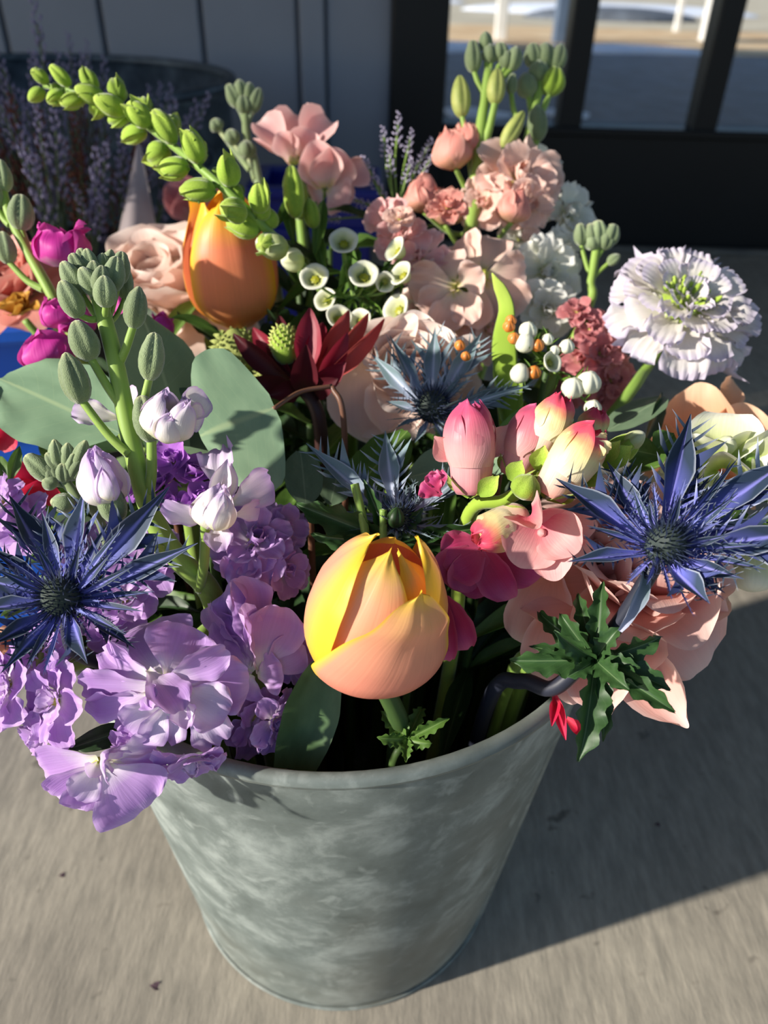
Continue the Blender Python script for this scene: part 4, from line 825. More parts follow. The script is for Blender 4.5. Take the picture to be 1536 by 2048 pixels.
# leaves on the dark stem
for t, w, dd in (((1092, 1228), 40, .0), ((1180, 1160), 38, .004), ((1000, 1322), 54, .0), ((1040, 1216), 34, .01), ((1205, 1255), 40, -.008), ((1300, 1280), 56, -.002), ((1318, 1370), 50, -.010), ((1322, 1418), 46, -.016), ((1142, 1518), 60, -.014), ((1190, 1480), 34, -.008), ((1222, 1370), 46, -.016), ((1040, 1290), 30, .0), ((1130, 1180), 34, .012), ((1250, 1330), 36, -.010), ((1090, 1270), 40, -.01), ((1120, 1350), 34, -.008)):
    pp(th, 'serrate', M_HOLL, (1166, 1318, .262), (t[0], t[1], .262 + dd), w, roll=RNG.uniform(-30, 30), name='leaf')
pp(th, 'leaf', M_HOLG, (1210, 1262, .252), (1288, 1120, .25), 36, roll=40, name='leaf')
sea_holly('grey sea holly with slender pale bracts in front of the peach rose', (872, 810), .325, (.1, .75, .65),
    [(748, 702, 34, .020), (786, 672, 34, .022), (880, 656, 40, .028), (968, 660, 40, .026), (1046, 766, 34, .012), (1080, 764, 16, .012), (780, 800, 26, .004), (830, 740, 16, .016), (905, 720, 18, .018), (935, 745, 18, .012), (850, 720, 18, .020), (800, 850, 20, -.006), (960, 820, 18, .0), (900, 880, 20, -.01), (840, 880, 20, -.01)],
    60, M_HOLG, [P(885, 860, .33), P(872, 930, .335)], S(7, .33), 26, 2, smat=M_STEM)
th = sea_holly('grey green sea holly half hidden behind the front tulip', (830, 1015), .284, (.1, .75, .65),
    [(644, 872, 44, .010), (796, 846, 46, .018), (706, 910, 30, .012), (952, 922, 36, .016), (984, 916, 30, .012), (860, 938, 18, .010), (725, 960, 18, .008), (770, 950, 16, .01), (1030, 1042, 22, .0), (900, 965, 20, .008), (680, 1000, 20, .004)],
    56, M_HOLG, [P(838, 1080, .29)], S(8, .29), 24, 3, smat=M_STEM)
for t, w in (((622, 988), 60), ((965, 1072), 44), ((645, 1060), 36), ((1020, 1032), 28), ((880, 1000), 34), ((760, 940), 26)): pp(th, 'serrate', M_HOLL, (812, 1062, .286), t + (.280,), w, roll=RNG.uniform(-25, 25), name='leaf')
branch(th, [P(768, 1090, .284), P(762, 1030, .282), P(744, 950, .280)], S(9, .28), M_STEM, 'cut_side_stem'); branch(th, [P(800, 1060, .282), P(800, 1000, .280)], S(8, .28), M_STEM, 'cut_side_stem')
bp(th, (822, 1035), (828, 996), 34, M_LEAFD, .279)
# the little serrated shoot down in the bucket
th = bloom('sea_holly_shoot', 'small spiky green shoot low inside the bucket beneath the tulip', 'shoot', P(815, 1488, .281), .0016, M_STEMD)
for t, w, dd in (((775, 1390), 44, .012), ((900, 1436), 26, .0), ((850, 1400), 28, .012), ((756, 1478), 30, -.004), ((862, 1492), 26, -.004), ((812, 1522), 24, -.006), ((760, 1420), 30, .006), ((800, 1420), 30, .012)):
    pp(th, 'serrate', M_LEAF, (815, 1478, .278), t + (.276 + dd,), w, roll=RNG.uniform(-30, 30), name='leaf')
# ------------------------------------------------------------------ snapdragons
def snap(th, b, t, w, d, body, cap, dt=None, lips=True, sep=3, curve=0., turn=0, frill=None, seed=0):
    """closed snapdragon flower: a folded tube, two smooth cupped lips closing over its mouth, green sepals"""
    dt = d - .006 if dt is None else dt; B_, T = P(b[0], b[1], d), P(t[0], t[1], dt); ax = T - B_; L = ax.length; W = S(w, d); v3 = (Vector(CAMP) - B_).normalized(); a = ax.normalized(); sd = a.cross(v3).normalized()
    mid = B_ + ax * .5 + sd * curve * L; e = .80 if cap else .97
    v, f, uv = loft([Vector(), mid - B_, ax * e], [(0, W * .26), (.08, W * .34), (.35, W * .39), (.6, W * .40), (.82, W * .42), (.94, W * .34), (1, W * .12)], 20, 20, flat=.92, ridge=.05, rn=5, up=sd)
    o = add(mesh('blossom', v, f, uv), body, 'blossom', Matrix.Translation(B_), th)
    if cap:
        M = frameZ(B_ + ax * .30 + sd * curve * L * .8, a, -sd); M = M if M.col[1].xyz.dot(v3) < 0 else frameZ(B_ + ax * .30, a, sd)
        for i, (ph, hw, hh, q, ro, mt) in enumerate(((150, 80, .66, .43, 0, cap), (70 + turn, 70, .68, .44, .005, cap), (-95 + turn, 72, .66, .445, .01, cap), (-22 + turn, 62, .70, .45, .02, cap))):
            add(tulip_petal(ph, hw, L * hh, W * q, W * ro, W * .03, .34, .15 * (-1) ** i, 1., seed * 7 + i, 15, 18, .06, 3.6, .07, .80, .78), mt, 'upper_lip' if i else 'lower_lip', M, o)
    if frill:
        for k, (fx, fy, fw) in enumerate(frill): petal(o, None, body, T - ax * .22 + v3 * W * .3, P(fx, fy, dt - .004), S(fw, d), 20 * k, v3, 'lower_lip', S(fw, d), PT['stock'][k])
    for i in range(sep):
        an = 6.28 * i / max(1, sep) + .5; di = (sd * math.cos(an) + v3 * math.sin(an)); petal(th, None, M_BUDL, B_ - a * W * .08, B_ + a * W * .36 + di * W * .42, W * .40, 0, di, 'sepal', W * .5, PT['smooth'][i % 3])
    return o
d = .272
th = bloom('pink_snapdragon', 'pink and cream snapdragon spike leaning out beside the front tulip', 'snapdragon', P(1240, 905, d + .004), S(9, d), M_BUDL, [P(1160, 930, d), P(1078, 962, d), P(1010, 1000, d + .004), P(935, 1040, d + .014)], taper=2.2, ns=12)
snap(th, (942, 986), (944, 800), 112, d + .004, M_SNAPT, M_SNAPP, sep=3, seed=1, turn=10); pp(th, 'smooth', M_SNAPL, (925, 915, d + .004), (872, 870, d), 66, roll=-30); pp(th, 'smooth', M_SNAPL, (975, 915, d + .004), (1018, 850, d + .004), 60, roll=30)
snap(th, (1026, 952), (1086, 814), 100, d + .008, M_SNAPT, M_SNAPP, sep=3, seed=2, turn=-15)
snap(th, (1072, 912), (1130, 790), 84, d + .002, M_SNAPC, M_SNAPCR, sep=3, seed=3)
snap(th, (1096, 990), (1198, 852), 108, d - .008, M_SNAPC, M_SNAPCR, sep=2, curve=-.04, seed=4, turn=-10, frill=((1216, 912, 42), (1196, 920, 40), (1214, 880, 36)))
snap(th, (1166, 894), (1200, 818), 64, d + .010, M_BUDL, M_SNAPCR, sep=2, lips=False, seed=5)
bp(th, (1205, 925), (1278, 872), 52, M_BUDL, d + .002); bp(th, (1245, 895), (1286, 866), 36, M_GWH, d + .0)
for b, t, w in (((1205, 935), (1262, 892), 44), ((1200, 925), (1240, 880), 36), ((1070, 990), (1040, 960), 46), ((1075, 940), (1090, 890), 46), ((1060, 980), (1100, 950), 40), ((1160, 950), (1210, 960), 40), ((960, 990), (1000, 950), 40), ((1020, 960), (1045, 920), 40)): pp(th, 'smooth', M_BUDL, b + (d - .004,), t + (d - .010,), w, name='sepal')
bp(th, (1040, 995), (1065, 950), 60, M_BUDL, d - .010)
# lower open flowers of the spike
snap(th, (1050, 1030), (948, 1082), 92, d - .004, M_SNAPC, M_SNAPCR, sep=2, curve=.02, seed=6)
c = add(CENTRE, M_SNAPL, 'blossom', frameZ(P(1080, 1062, d - .010), VD(.2, -.2, 1)) @ scl(S(18, d)), th)
for k, b, t, w, dd, ro in (('roseflat', (1076, 1046), (1040, 1128), 112, -.006, -10), ('roseflat', (1070, 1032), (1196, 1062), 84, -.004, 30), ('roseflat', (1090, 1040), (1150, 1100), 100, -.010, 10), ('roseflat', (1100, 1076), (1108, 1158), 76, -.006, 10), ('roseflat', (1120, 1070), (1196, 1120), 66, .004, 40), ('rosein', (1060, 1030), (1100, 1080), 80, -.016, 0)):
    pp(c, k, M_SNAPL, b + (d - .010,), t + (d - .010 + dd,), w, roll=ro)
for k, b, t, w, dd, ro in (('roseflat', (960, 1092), (890, 1130), 110, .0, -10), ('roseflat', (955, 1100), (900, 1180), 120, .004, -10), ('roseflat', (965, 1100), (1022, 1200), 80, -.004, 30), ('roseflat', (1000, 1100), (1086, 1156), 90, .0, 20), ('roseflat', (950, 1100), (950, 1192), 100, .002, 0),
                       ('roseflat', (885, 1190), (930, 1306), 90, .004, 20), ('roseflat', (890, 1200), (895, 1330), 50, .006, 10), ('roseflat', (880, 1195), (860, 1280), 80, .01, 0), ('stock', (885, 990), (850, 960), 60, .0, 0), ('stock', (880, 985), (872, 940), 46, .0, 0), ('roseflat', (1010, 1090), (1000, 1160), 100, .008, 0)):
    pp(th, k, M_SNAPD, b + (d + .004,), t + (d + .002 + dd,), w, roll=ro)
# lime snapdragon spike
dd_ = lambda x: float(np.interp(x, [120, 330, 400, 470, 540, 610, 680, 730], [.393, .378, .358, .349, .355, .376, .394, .402]))
sp = [(112, 190), (190, 206), (262, 232), (330, 282), (400, 338), (470, 398), (540, 466), (606, 534), (664, 606), (704, 690)]
th = bloom('green_snapdragon', 'long arching lime green snapdragon bud spike over the orange tulip', 'snapdragon', P(112, 190, .40), S(5, .4), M_STEM, [P(x, y, dd_(x)) for x, y in sp[1:]], taper=2.4)
cp = catmull([P(x, y, dd_(x)) for x, y in sp], 120)
rn = random.Random(8); view = VD(0, 0, 1)
i = 0; tt = .0
while tt < .72:
    p = cp[int(tt * 119)]; T = (cp[min(119, int(tt * 119) + 2)] - cp[max(0, int(tt * 119) - 2)]).normalized(); w = S(30 + 18 * min(1, tt / .35), .4); az = i * 2.2 + rn.uniform(-.3, .3)
    X = T.cross(view).normalized(); di = X * math.cos(az) + (view - T * view.dot(T)).normalized() * math.sin(az)
    b = p + di * w * .25; tip = b + (di * .75 - T * .85).normalized() * w * (1.35 if tt > .1 else 1.1)
    o = add(BUD[i % 3], M_BUDL, 'bud', frameZ(b, tip - b) @ scl(w * rn.uniform(.74, .92), w * rn.uniform(.74, .92), w * rn.uniform(1.05, 1.4)), th)
    for s in (-1, 1): petal(o, 'smooth', M_BUDL, b - (tip - b) * .05 + di * w * .05, b + (tip - b) * .82 + di.cross(T) * s * w * .28 + di * w * .20, w * .60, s * 30, di, 'sepal')
    if i % 2: petal(th, 'leaf', M_LEAF, p, p + (di * .9 - T * .3).normalized() * w * 1.1, w * .4, 0, -T, 'bract')
    tt += .020 + .014 * tt; i += 1
for b, t, w, dd, mt in (((548, 455), (520, 400), 38, .355, M_BUDL), ((604, 450), (594, 346), 42, .392, M_BUDL), ((590, 515), (526, 496), 50, .356, M_GWH), ((565, 470), (540, 430), 34, .36, M_BUDL), ((640, 470), (628, 410), 32, .40, M_BUDL), ((620, 530), (575, 535), 44, .372, M_GWH)):
    bp(th, b, t, w, mt, dd)
for b, t, w in (((640, 520), (660, 400), 30), ((600, 500), (580, 400), 26), ((560, 470), (610, 390), 24), ((690, 600), (730, 500), 36), ((660, 560), (640, 460), 28), ((720, 600), (700, 480), 30)): pp(th, 'leaf', M_LEAF, b + (.40,), t + (.405,), w, name='leaf')
# greenish white snapdragon at the right edge
d = .30
th = bloom('white_snapdragon', 'greenish white snapdragon with hanging buds beside the right sea holly', 'snapdragon', P(1470, 930, d), .0028, M_STEM, [P(1450, 1040, d), P(1380, 1090, d + .01), P(1250, 1120, d + .02)])
c = add(CENTRE, M_GWH, 'blossom', frameZ(P(1415, 950, d), VD(0, .5, .8)) @ scl(S(40, d)), th)
for k, b, t, w, dd, ro in (('rose', (1412, 970), (1425, 872), 130, .004, 0), ('rose', (1400, 975), (1360, 905), 100, 0, -30), ('rose', (1425, 975), (1478, 920), 90, 0, 30), ('rosein', (1412, 985), (1400, 930), 110, -.016, 0), ('roseflat', (1390, 980), (1350, 1010), 90, -.006, 0)):
    pp(c, k, M_GWH, b + (d,), t + (d + dd,), w, roll=ro)
for b, t, w, ro in (((1500, 1000), (1545, 890), 110, 0), ((1505, 1010), (1470, 1030), 100, 0), ((1500, 1000), (1560, 1000), 120, 0), ((1340, 1000), (1290, 960), 70, 0), ((1330, 990), (1310, 930), 70, 0), ((1480, 1010), (1440, 1060), 70, 0)): pp(th, 'rose', M_GWH, b + (d,), t + (d - .008,), w, roll=ro)
snap(th, (1478, 1100), (1470, 1232), 92, d + .004, M_GWH, None, lips=False, sep=3); snap(th, (1545, 1090), (1550, 1200), 80, d, M_GWH, None, lips=False, sep=3); snap(th, (1345, 1060), (1290, 990), 70, d + .006, M_GWH, None, lips=False, sep=2)
for b, t, w in (((1470, 1040), (1440, 1020), 46), ((1480, 1050), (1520, 1010), 46), ((1460, 1070), (1410, 1090), 50), ((1470, 1080), (1530, 1130), 60), ((1280, 950), (1320, 915), 60), ((1290, 960), (1200, 940), 60)): pp(th, 'leaf', M_LEAF, b + (d + .002,), t + (d,), w, name='sepal')
# ------------------------------------------------------------------ roses
def rose(th, c, rad, axis, mat, layers=None, seed=0, mat_in=None):
    layers = layers or [(3, .34, 84, .55, 'rosein'), (4, .48, 78, .62, 'rosein'), (4, .62, 68, .72, 'rosein'), (5, .76, 58, .8, 'rosein'), (5, .88, 44, .85, 'rose'), (6, 1., 28, .9, 'rose'), (6, 1.06, 8, .9, 'roseflat')]
    rn = random.Random(seed); A = Vector(axis).normalized(); M = frameZ(c, A); X, Yv = M.col[0].xyz, M.col[1].xyz
    o = add(CENTRE, mat, 'rose_heart', M @ scl(rad * .3), th)
    for n, ln, el, wd, kind in layers:
        ph = rn.uniform(0, 6.28)
        for k in range(n):
            az = ph + 6.2832 * (k + rn.uniform(-.12, .12)) / n; e = R(el + rn.uniform(-7, 7)); ra = X * math.cos(az) + Yv * math.sin(az); di = ra * math.cos(e) + A * math.sin(e); nr = A * math.cos(e) - ra * math.sin(e)
            b = c - A * rad * .25 + ra * rad * .10; petal(th, kind, mat if ln > .6 else (mat_in or mat), b, b + di * rad * ln, rad * wd * rn.uniform(.95, 1.2), rn.uniform(-8, 8), nr, me=rn.choice(PT[kind]))
d = .290
th = bloom('pink_rose', 'large pink garden rose under the right sea holly', 'rose', P(1270, 1230, d + .012), .003, M_STEM, [P(1185, 1300, d + .004)])
rose(th, P(1270, 1172, d), S(205, d), VD(.15, .5, .85), M_PROSE, seed=3)
for k, b, t, w, dd, ro in (('smooth', (1236, 1300), (1384, 1484), 120, -.014, 10), ('smooth', (1186, 1330), (1226, 1464), 130, -.012, 0), ('roseflat', (1110, 1180), (1060, 1330), 130, .0, -20), ('roseflat', (1130, 1250), (1100, 1400), 120, -.004, -10), ('roseflat', (1160, 1330), (1150, 1440), 90, -.006, 0), ('roseflat', (1290, 1270), (1340, 1330), 130, .002, 20)):
    pp(th, k, M_PROSE, b + (d,), t + (d + dd,), w, roll=ro)
th = bloom('red_bloom', 'narrow hot red petals tucked under the pink rose at the rim', 'flower', P(1116, 1372, .300), .002, M_STEM)
for b, t, w in (((1125, 1380), (1148, 1470), 24), ((1150, 1430), (1208, 1478), 26), ((1130, 1390), (1122, 1440), 22)): pp(th, 'point', M_RED, b + (.288,), t + (.276,), w)
d = .365
th = bloom('apricot_rose', 'loose apricot rose with wilting outer petals below the white scabiosa', 'rose', P(1400, 930, d), .003, M_STEM, [P(1330, 1010, d - .01)])
for k, b, t, w, dd, ro in (('rose', (1400, 950), (1402, 756), 150, .004, -10), ('rose', (1425, 950), (1475, 790), 150, -.006, 15), ('rose', (1385, 950), (1330, 822), 120, .0, -30), ('rose', (1440, 950), (1526, 872), 130, .0, 30), ('rose', (1410, 955), (1430, 840), 150, -.014, 0), ('rose', (1380, 950), (1320, 900), 110, -.004, -20), ('rose', (1440, 960), (1490, 930), 120, -.01, 20), ('roseflat', (1430, 800), (1470, 752), 70, .0, 40), ('roseflat', (1470, 850), (1535, 850), 70, .0, 60)):
    pp(th, k, M_PEROSE, b + (d,), t + (d + dd,), w, roll=ro)
d = .43
th = bloom('blush_rose', 'big soft blush rose behind the orange tulip', 'rose', P(330, 600, d + .01), .003, M_STEM)
rose(th, P(330, 575, d), S(165, d), VD(-.1, .5, .85), M_BLUSH, seed=5)
for k, b, t, w, dd, ro in (('roseflat', (340, 520), (320, 440), 120, .01, 0), ('roseflat', (300, 640), (280, 700), 200, -.02, 0), ('roseflat', (400, 640), (420, 700), 190, -.02, 0), ('roseflat', (470, 660), (530, 640), 130, .01, 0)): pp(th, k, M_BLUSH, b + (d - .004,), t + (d + dd - .004,), w, roll=ro)
d = .368
th = bloom('peach_rose', 'peach rose with a coral heart behind the grey sea holly', 'rose', P(790, 770, d + .01), .003, M_STEM)
rose(th, P(800, 745, d), S(135, d), VD(0, .5, .85), M_BLUSH, seed=7, mat_in=M_PEAD)
for k, b, t, w, dd, ro in (('roseflat', (740, 700), (745, 890), 190, -.008, 0), ('roseflat', (800, 740), (790, 880), 150, -.012, 0), ('roseflat', (860, 720), (930, 760), 140, .0, 0), ('roseflat', (800, 700), (760, 660), 110, .0, 0)): pp(th, k, M_BLUSH, b + (d - .004,), t + (d + dd - .004,), w, roll=ro)
d = .44
th = bloom('faded_rose', 'faded dusty peach rose at the edge behind the magenta stock', 'rose', P(30, 590, d + .01), .003, M_STEM, [P(140, 680, d)])
rose(th, P(35, 570, d), S(115, d), VD(-.2, .5, .85), M_PEAD, seed=9)
th = bloom('ranunculus', 'golden brown ranunculus half hidden beside the blue crate rim', 'flower', P(50, 640, .40), .002, M_STEM, [P(120, 720, .405)])
M_GOLD = petal_mat('golden_petal', [(0, '#a86a20'), (1, '#c88c3a')], '#d8a84a', .3, .1, .3)
floret(th, P(45, 630, .398), S(100, .398), VD(-.2, .8, .6), [(6, 1., 20, .8, 'rose', M_GOLD), (6, .8, 55, .7, 'rosein', M_GOLD)], seed=3)
# ------------------------------------------------------------------ scabiosa
d = .375
th = bloom('white_scabiosa', 'large frilly white scabiosa on a bare green stem', 'scabiosa', P(1325, 690, d + .012), S(11, d), M_STEM, [P(1290, 740, d + .01), P(1240, 810, d)])
c_ = P(1365, 615, d); A = VD(.15, .5, .85); M = frameZ(c_, A); X, Yv = M.col[0].xyz, M.col[1].xyz; rn = random.Random(3)
hd = add(knob('flower_head', .5, 1, 14), M_BUDL, 'flower_head', frameZ(c_ - A * S(55, d), A) @ scl(S(120, d), S(120, d), S(80, d)), th)
for n, rr, ln, el, wd in ((11, .30, .72, -12, .42), (12, .24, .62, 14, .40), (12, .22, .48, 38, .36), (9, .16, .34, 58, .28), (6, .08, .24, 78, .2)):
    for k in range(n):
        az = 6.2832 * (k + rn.uniform(-.2, .2)) / n + n; e = R(el + rn.uniform(-10, 10)); ra = X * math.cos(az) + Yv * math.sin(az); di = ra * math.cos(e) + A * math.sin(e); b = c_ + ra * S(160, d) * rr + A * S(160, d) * (.0 + .12 * (el > 30))
        petal(hd, 'frill', M_SCAB, b, b + di * S(160, d) * ln * rn.uniform(.85, 1.15), S(160, d) * wd * rn.uniform(.9, 1.3), rn.uniform(-20, 20), A * math.cos(e) - ra * math.sin(e))
for k in range(26):
    az = rn.uniform(0, 6.28); q = rn.uniform(.0, .35); b = c_ + (X * math.cos(az) + Yv * math.sin(az)) * S(160, d) * q + A * S(30, d); budlet(th, b, b + (A + (X * math.cos(az) + Yv * math.sin(az)) * .4) * S(24, d), S(11, d), M_BUDL, name='floret_bud')
# ------------------------------------------------------------------ leucadendron
d = .345
th = bloom('red_leucadendron', 'dark red leucadendron with pointed bracts around a yellow green cone', 'leucadendron', P(600, 770, d), .003, plain_mat('dark_red_stem', '#2c1614', '#3a1e1a'), [P(640, 850, d)])
M_CRIM = petal_mat('crimson_bract', [(0, '#7a2a30'), (.4, '#a02c40'), (1, '#7c2434')], None, .2, .1, .3, .4)
M_CORB = petal_mat('coral_bract', [(0, '#8a3038'), (.4, '#c25a54'), (1, '#a84848')], None, .2, .1, .35, .4)
M_DKB = petal_mat('maroon_bract', [(0, '#5a3a28'), (.4, '#5c2028'), (1, '#481a22')], None, .2, .1, .2, .4)
for b, t, w, mt, dd, ro in (((612, 755), (620, 612), 56, M_CRIM, -.004, 0), ((585, 755), (496, 652), 48, M_CRIM, .004, -20), ((580, 765), (458, 668), 46, M_DKB, -.004, -20), ((630, 750), (704, 618), 48, M_CORB, .004, 20), ((640, 755), (748, 622), 36, M_CORB, .008, 20), ((630, 770), (778, 642), 40, M_CORB, -.006, 30), ((580, 740), (556, 622), 30, M_DKB, .012, 0), ((606, 790), (612, 698), 58, M_DKB, -.022, 0), ((632, 770), (700, 668), 46, M_CRIM, -.010, 25),
                        ((590, 780), (500, 760), 50, M_DKB, -.010, -20), ((620, 780), (690, 730), 50, M_CRIM, -.014, 20), ((615, 740), (650, 640), 46, M_CRIM, .002, 10), ((600, 780), (540, 790), 46, M_DKB, -.014, 0), ((620, 790), (670, 760), 46, M_DKB, -.016, 0), ((600, 760), (530, 680), 46, M_DKB, .002, 0)):
    pp(th, 'point', mt, b + (d,), t + (d + dd,), w, roll=ro, name='bract')
c_ = P(574, 730, d); A = (P(566, 655, d) - c_).normalized(); k_ = add(knob('cone', .5, 1, 16), M_BUDL, 'cone', frameZ(c_, A) @ scl(S(56, d), S(56, d), S(84, d)), th)
mb = MB(); rn_ = np.random.default_rng(5)
for i in range(110):
    z = .12 + .8 * (i + .5) / 110; a = i * 2.39996; r = .5 * math.sin(math.pi * min(1, z * .95)) ** .6; p = Vector((r * math.cos(a), r * math.sin(a), z)); di = Vector((math.cos(a), math.sin(a), .5)).normalized(); X = di.orthogonal().normalized() * .05; Y2 = di.cross(X)
    mb.put([p + X, p + Y2, p - X, p - Y2, p + di * .12], [(0, 1, 4), (1, 2, 4), (2, 3, 4), (3, 0, 4)])
CFL = mb.mesh('cone_florets'); M_MOSS = plain_mat('mossy_green', '#7c8440', '#9aa258', rough=.8, scale=60)
add(CFL, plain_mat('yellow_floret', '#b8b43c', '#98b070', rough=.6, scale=60), 'cone_florets', frameZ(c_, A) @ scl(S(56, d), S(56, d), S(84, d)), th)
th = bloom('green_cone_flower', 'mossy green cone flower half hidden behind the dark red bracts', 'flower', P(490, 750, d + .026), .002, M_STEMD)
for x, y, w in ((482, 745, 96), (548, 770, 70)):
    c_ = P(x, y, d + .024); A = VD(-.1, .9, .5); add(knob('cone', .5, 1, 14), M_MOSS, 'cone', frameZ(c_, A) @ scl(S(w, d)), th); add(CFL, M_MOSS, 'cone_florets', frameZ(c_, A) @ scl(S(w, d)), th)
# ------------------------------------------------------------------ freesia
d = .46
th = bloom('pink_freesia', 'shell pink freesia standing in front of the grey board wall', 'freesia', P(588, 345, d), S(9, d), M_STEM, [P(600, 430, d)])
c = add(CENTRE, M_GWH, 'blossom', frameZ(P(588, 330, d), VD(0, 1, .1)) @ scl(S(26, d)), th)
for k, b, t, w, dd, ro in (('tube', (584, 325), (516, 240), 74, -.004, 20), ('tube', (590, 322), (598, 224), 76, .004, -20), ('tube', (594, 322), (660, 236), 84, -.006, -20), ('tube', (586, 326), (560, 262), 60, -.016, 0), ('tube', (592, 326), (620, 258), 70, -.012, 0), ('point', (578, 320), (506, 272), 26, .0, 40)):
    pp(c, k, M_PNK, b + (d,), t + (d + dd,), w, roll=ro)
c = add(CENTRE, M_PNK, 'blossom', frameZ(P(655, 365, d), VD(.2, .4, .8)) @ scl(S(26, d)), th)
for k, b, t, w, dd, ro in (('rosein', (650, 375), (628, 278), 84, -.010, 0), ('rosein', (656, 375), (668, 290), 88, -.014, 10), ('tube', (665, 372), (730, 324), 66, -.004, 20), ('stock', (655, 378), (690, 402), 80, -.006, 0), ('stock', (645, 380), (620, 392), 70, .0, 0), ('stock', (660, 375), (712, 372), 66, .0, 0)):
    pp(c, k, M_PNK, b + (d - .004,), t + (d - .004 + dd,), w, roll=ro)
branch(th, [P(600, 430, d), P(640, 400, d), P(652, 378, d)], S(6, d), M_STEM, 'flower_stalk')
for b, t, w in (((585, 395), (580, 338), 34), ((600, 440), (596, 352), 40)): bp(th, b, t, w, M_BUDL, d - .01)
# ------------------------------------------------------------------ wax flowers
cupv = lathe([(.0001, -.62), (.30, -.55), (.5, -.30), (.62, 0), (.82, .22), (.97, .34), (1.0, .42), (.92, .44), (.74, .34), (.55, .12), (.42, -.05), (.0001, -.1)], 22, lambda a, t: .05 * math.cos(5 * a) * t)
CUP = mesh('blossom', *cupv); EYE = mesh('eye', *lathe([(.0001, -.02), (.26, -.03), (.32, .0), (.26, .05), (.12, .03), (.0001, .10)], 14, lambda a, t: .18 * math.cos(7 * a)))
M_WAX = petal_mat('wax_petal', [(0, '#b9c468'), (.25, '#d9deaa'), (.5, '#efeee2'), (.68, '#e8e8d4'), (.85, '#cdd19a'), (1, '#9aa048')], None, .2, .03, .25, .35, bump=0)
M_EYE = plain_mat('wax_eye', '#6c7014', '#a8a626', rough=.4, scale=300)
M_BERW = plain_mat('cream_berry', '#e2e3c4', '#eeeede', rough=.35, scale=150, trans=.15)
M_BERO = plain_mat('orange_berry', '#c87028', '#dc8a40', rough=.4, scale=200)
M_NEED = leaf_mat('needle_leaf', '#4c6c24', '#66882f', trans=.1)
NEEDLE = grid_petal('needle', [(0, .6), (.5, 1), (1, .1)], 3, 5, 0, .3, .2)
def wax(th, x, y, r, d, ax):
    A = VD(*ax); M = frameZ(P(x, y, d), A) @ scl(S(r, d)); o = add(CUP, M_WAX, 'blossom', M, th); add(EYE, M_EYE, 'eye', M, o)
    return o
def needles(th, a, b, n, L, rn):
    for i in range(n):
        p = a.lerp(b, rn.uniform(.1, 1)); di = ((b - a).normalized() * .6 + Vector([rn.uniform(-1, 1) for _ in range(3)])).normalized(); add(NEEDLE, M_NEED, 'needle_leaf', frame(p, di, VD(0, 0, 1)) @ scl(L * .16, L, L), th)
d = .375; rn = random.Random(2)
th = bloom('white_wax_flower', 'sprig of white cup shaped wax flowers with yellow centres', 'wax flower', P(690, 590, d + .012), .0014, M_STEMD)
for x, y, r, ax, dd in ((672, 498, 29, (0, .3, 1), .0), (616, 568, 29, (-.1, .25, 1), -.004), (711, 563, 30, (0, .3, 1), -.004), (778, 512, 26, (-.7, .3, .6), .0), (788, 560, 26, (-.6, .3, .7), -.004), (752, 572, 20, (.1, -.3, .9), -.002), (662, 645, 26, (.2, .3, .9), .004), (706, 650, 24, (-.3, .2, .9), .004), (780, 628, 30, (-.6, .2, .8), .002), (640, 610, 24, (-.4, .2, .9), .012)):
    wax(th, x, y, r, d + dd, ax); a, b = P(690, 600, d + .012), P(x, y, d + dd) - VD(*ax) * S(r * .6, d); branch(th, [a, (a + b) / 2 + VD(0, -.004, -.004) * .003, b], S(3, d), M_STEM, 'twig'); needles(th, a, b, 5, S(40, d), rn)
d = .33
th = bloom('budded_wax_flower', 'wax flower sprig of round cream buds and orange berries', 'wax flower', P(1095, 735, d + .012), .0014, M_STEMD)
for x, y, r, k in ((1050, 685, 20, 'w'), (1075, 690, 13, 'o'), (1040, 746, 20, 'w'), (1068, 744, 14, 'o'), (1134, 692, 15, 'w'), (1096, 678, 12, 'w'), (1056, 660, 18, 'w'), (1146, 775, 22, 'w'), (1186, 815, 17, 'w'), (1178, 764, 24, 'w'), (1018, 652, 12, 'o'), (1028, 676, 12, 'o'), (1022, 640, 11, 'o'), (920, 690, 11, 'o'), (932, 712, 10, 'o'), (1110, 700, 10, 'w')):
    c_ = P(x, y, d); add(knob('berry', .5, 1, 12, pinch=.55) if r == 20 else BUD[0], M_BERW if k == 'w' else M_BERO, 'berry', frameZ(c_ - VD(0, .5, .6) * S(r, d), VD(0, .5, .6)) @ scl(S(2 * r, d)), th)
    if x > 1030: branch(th, [P(1095, 735, d + .012), (P(1095, 735, d + .014) + c_) / 2, c_], S(2.5, d), M_STEM, 'twig'); needles(th, P(1095, 735, d + .008), c_, 5, S(30, d), rn)
wax(th, 1100, 726, 22, d, (.4, .1, .8))
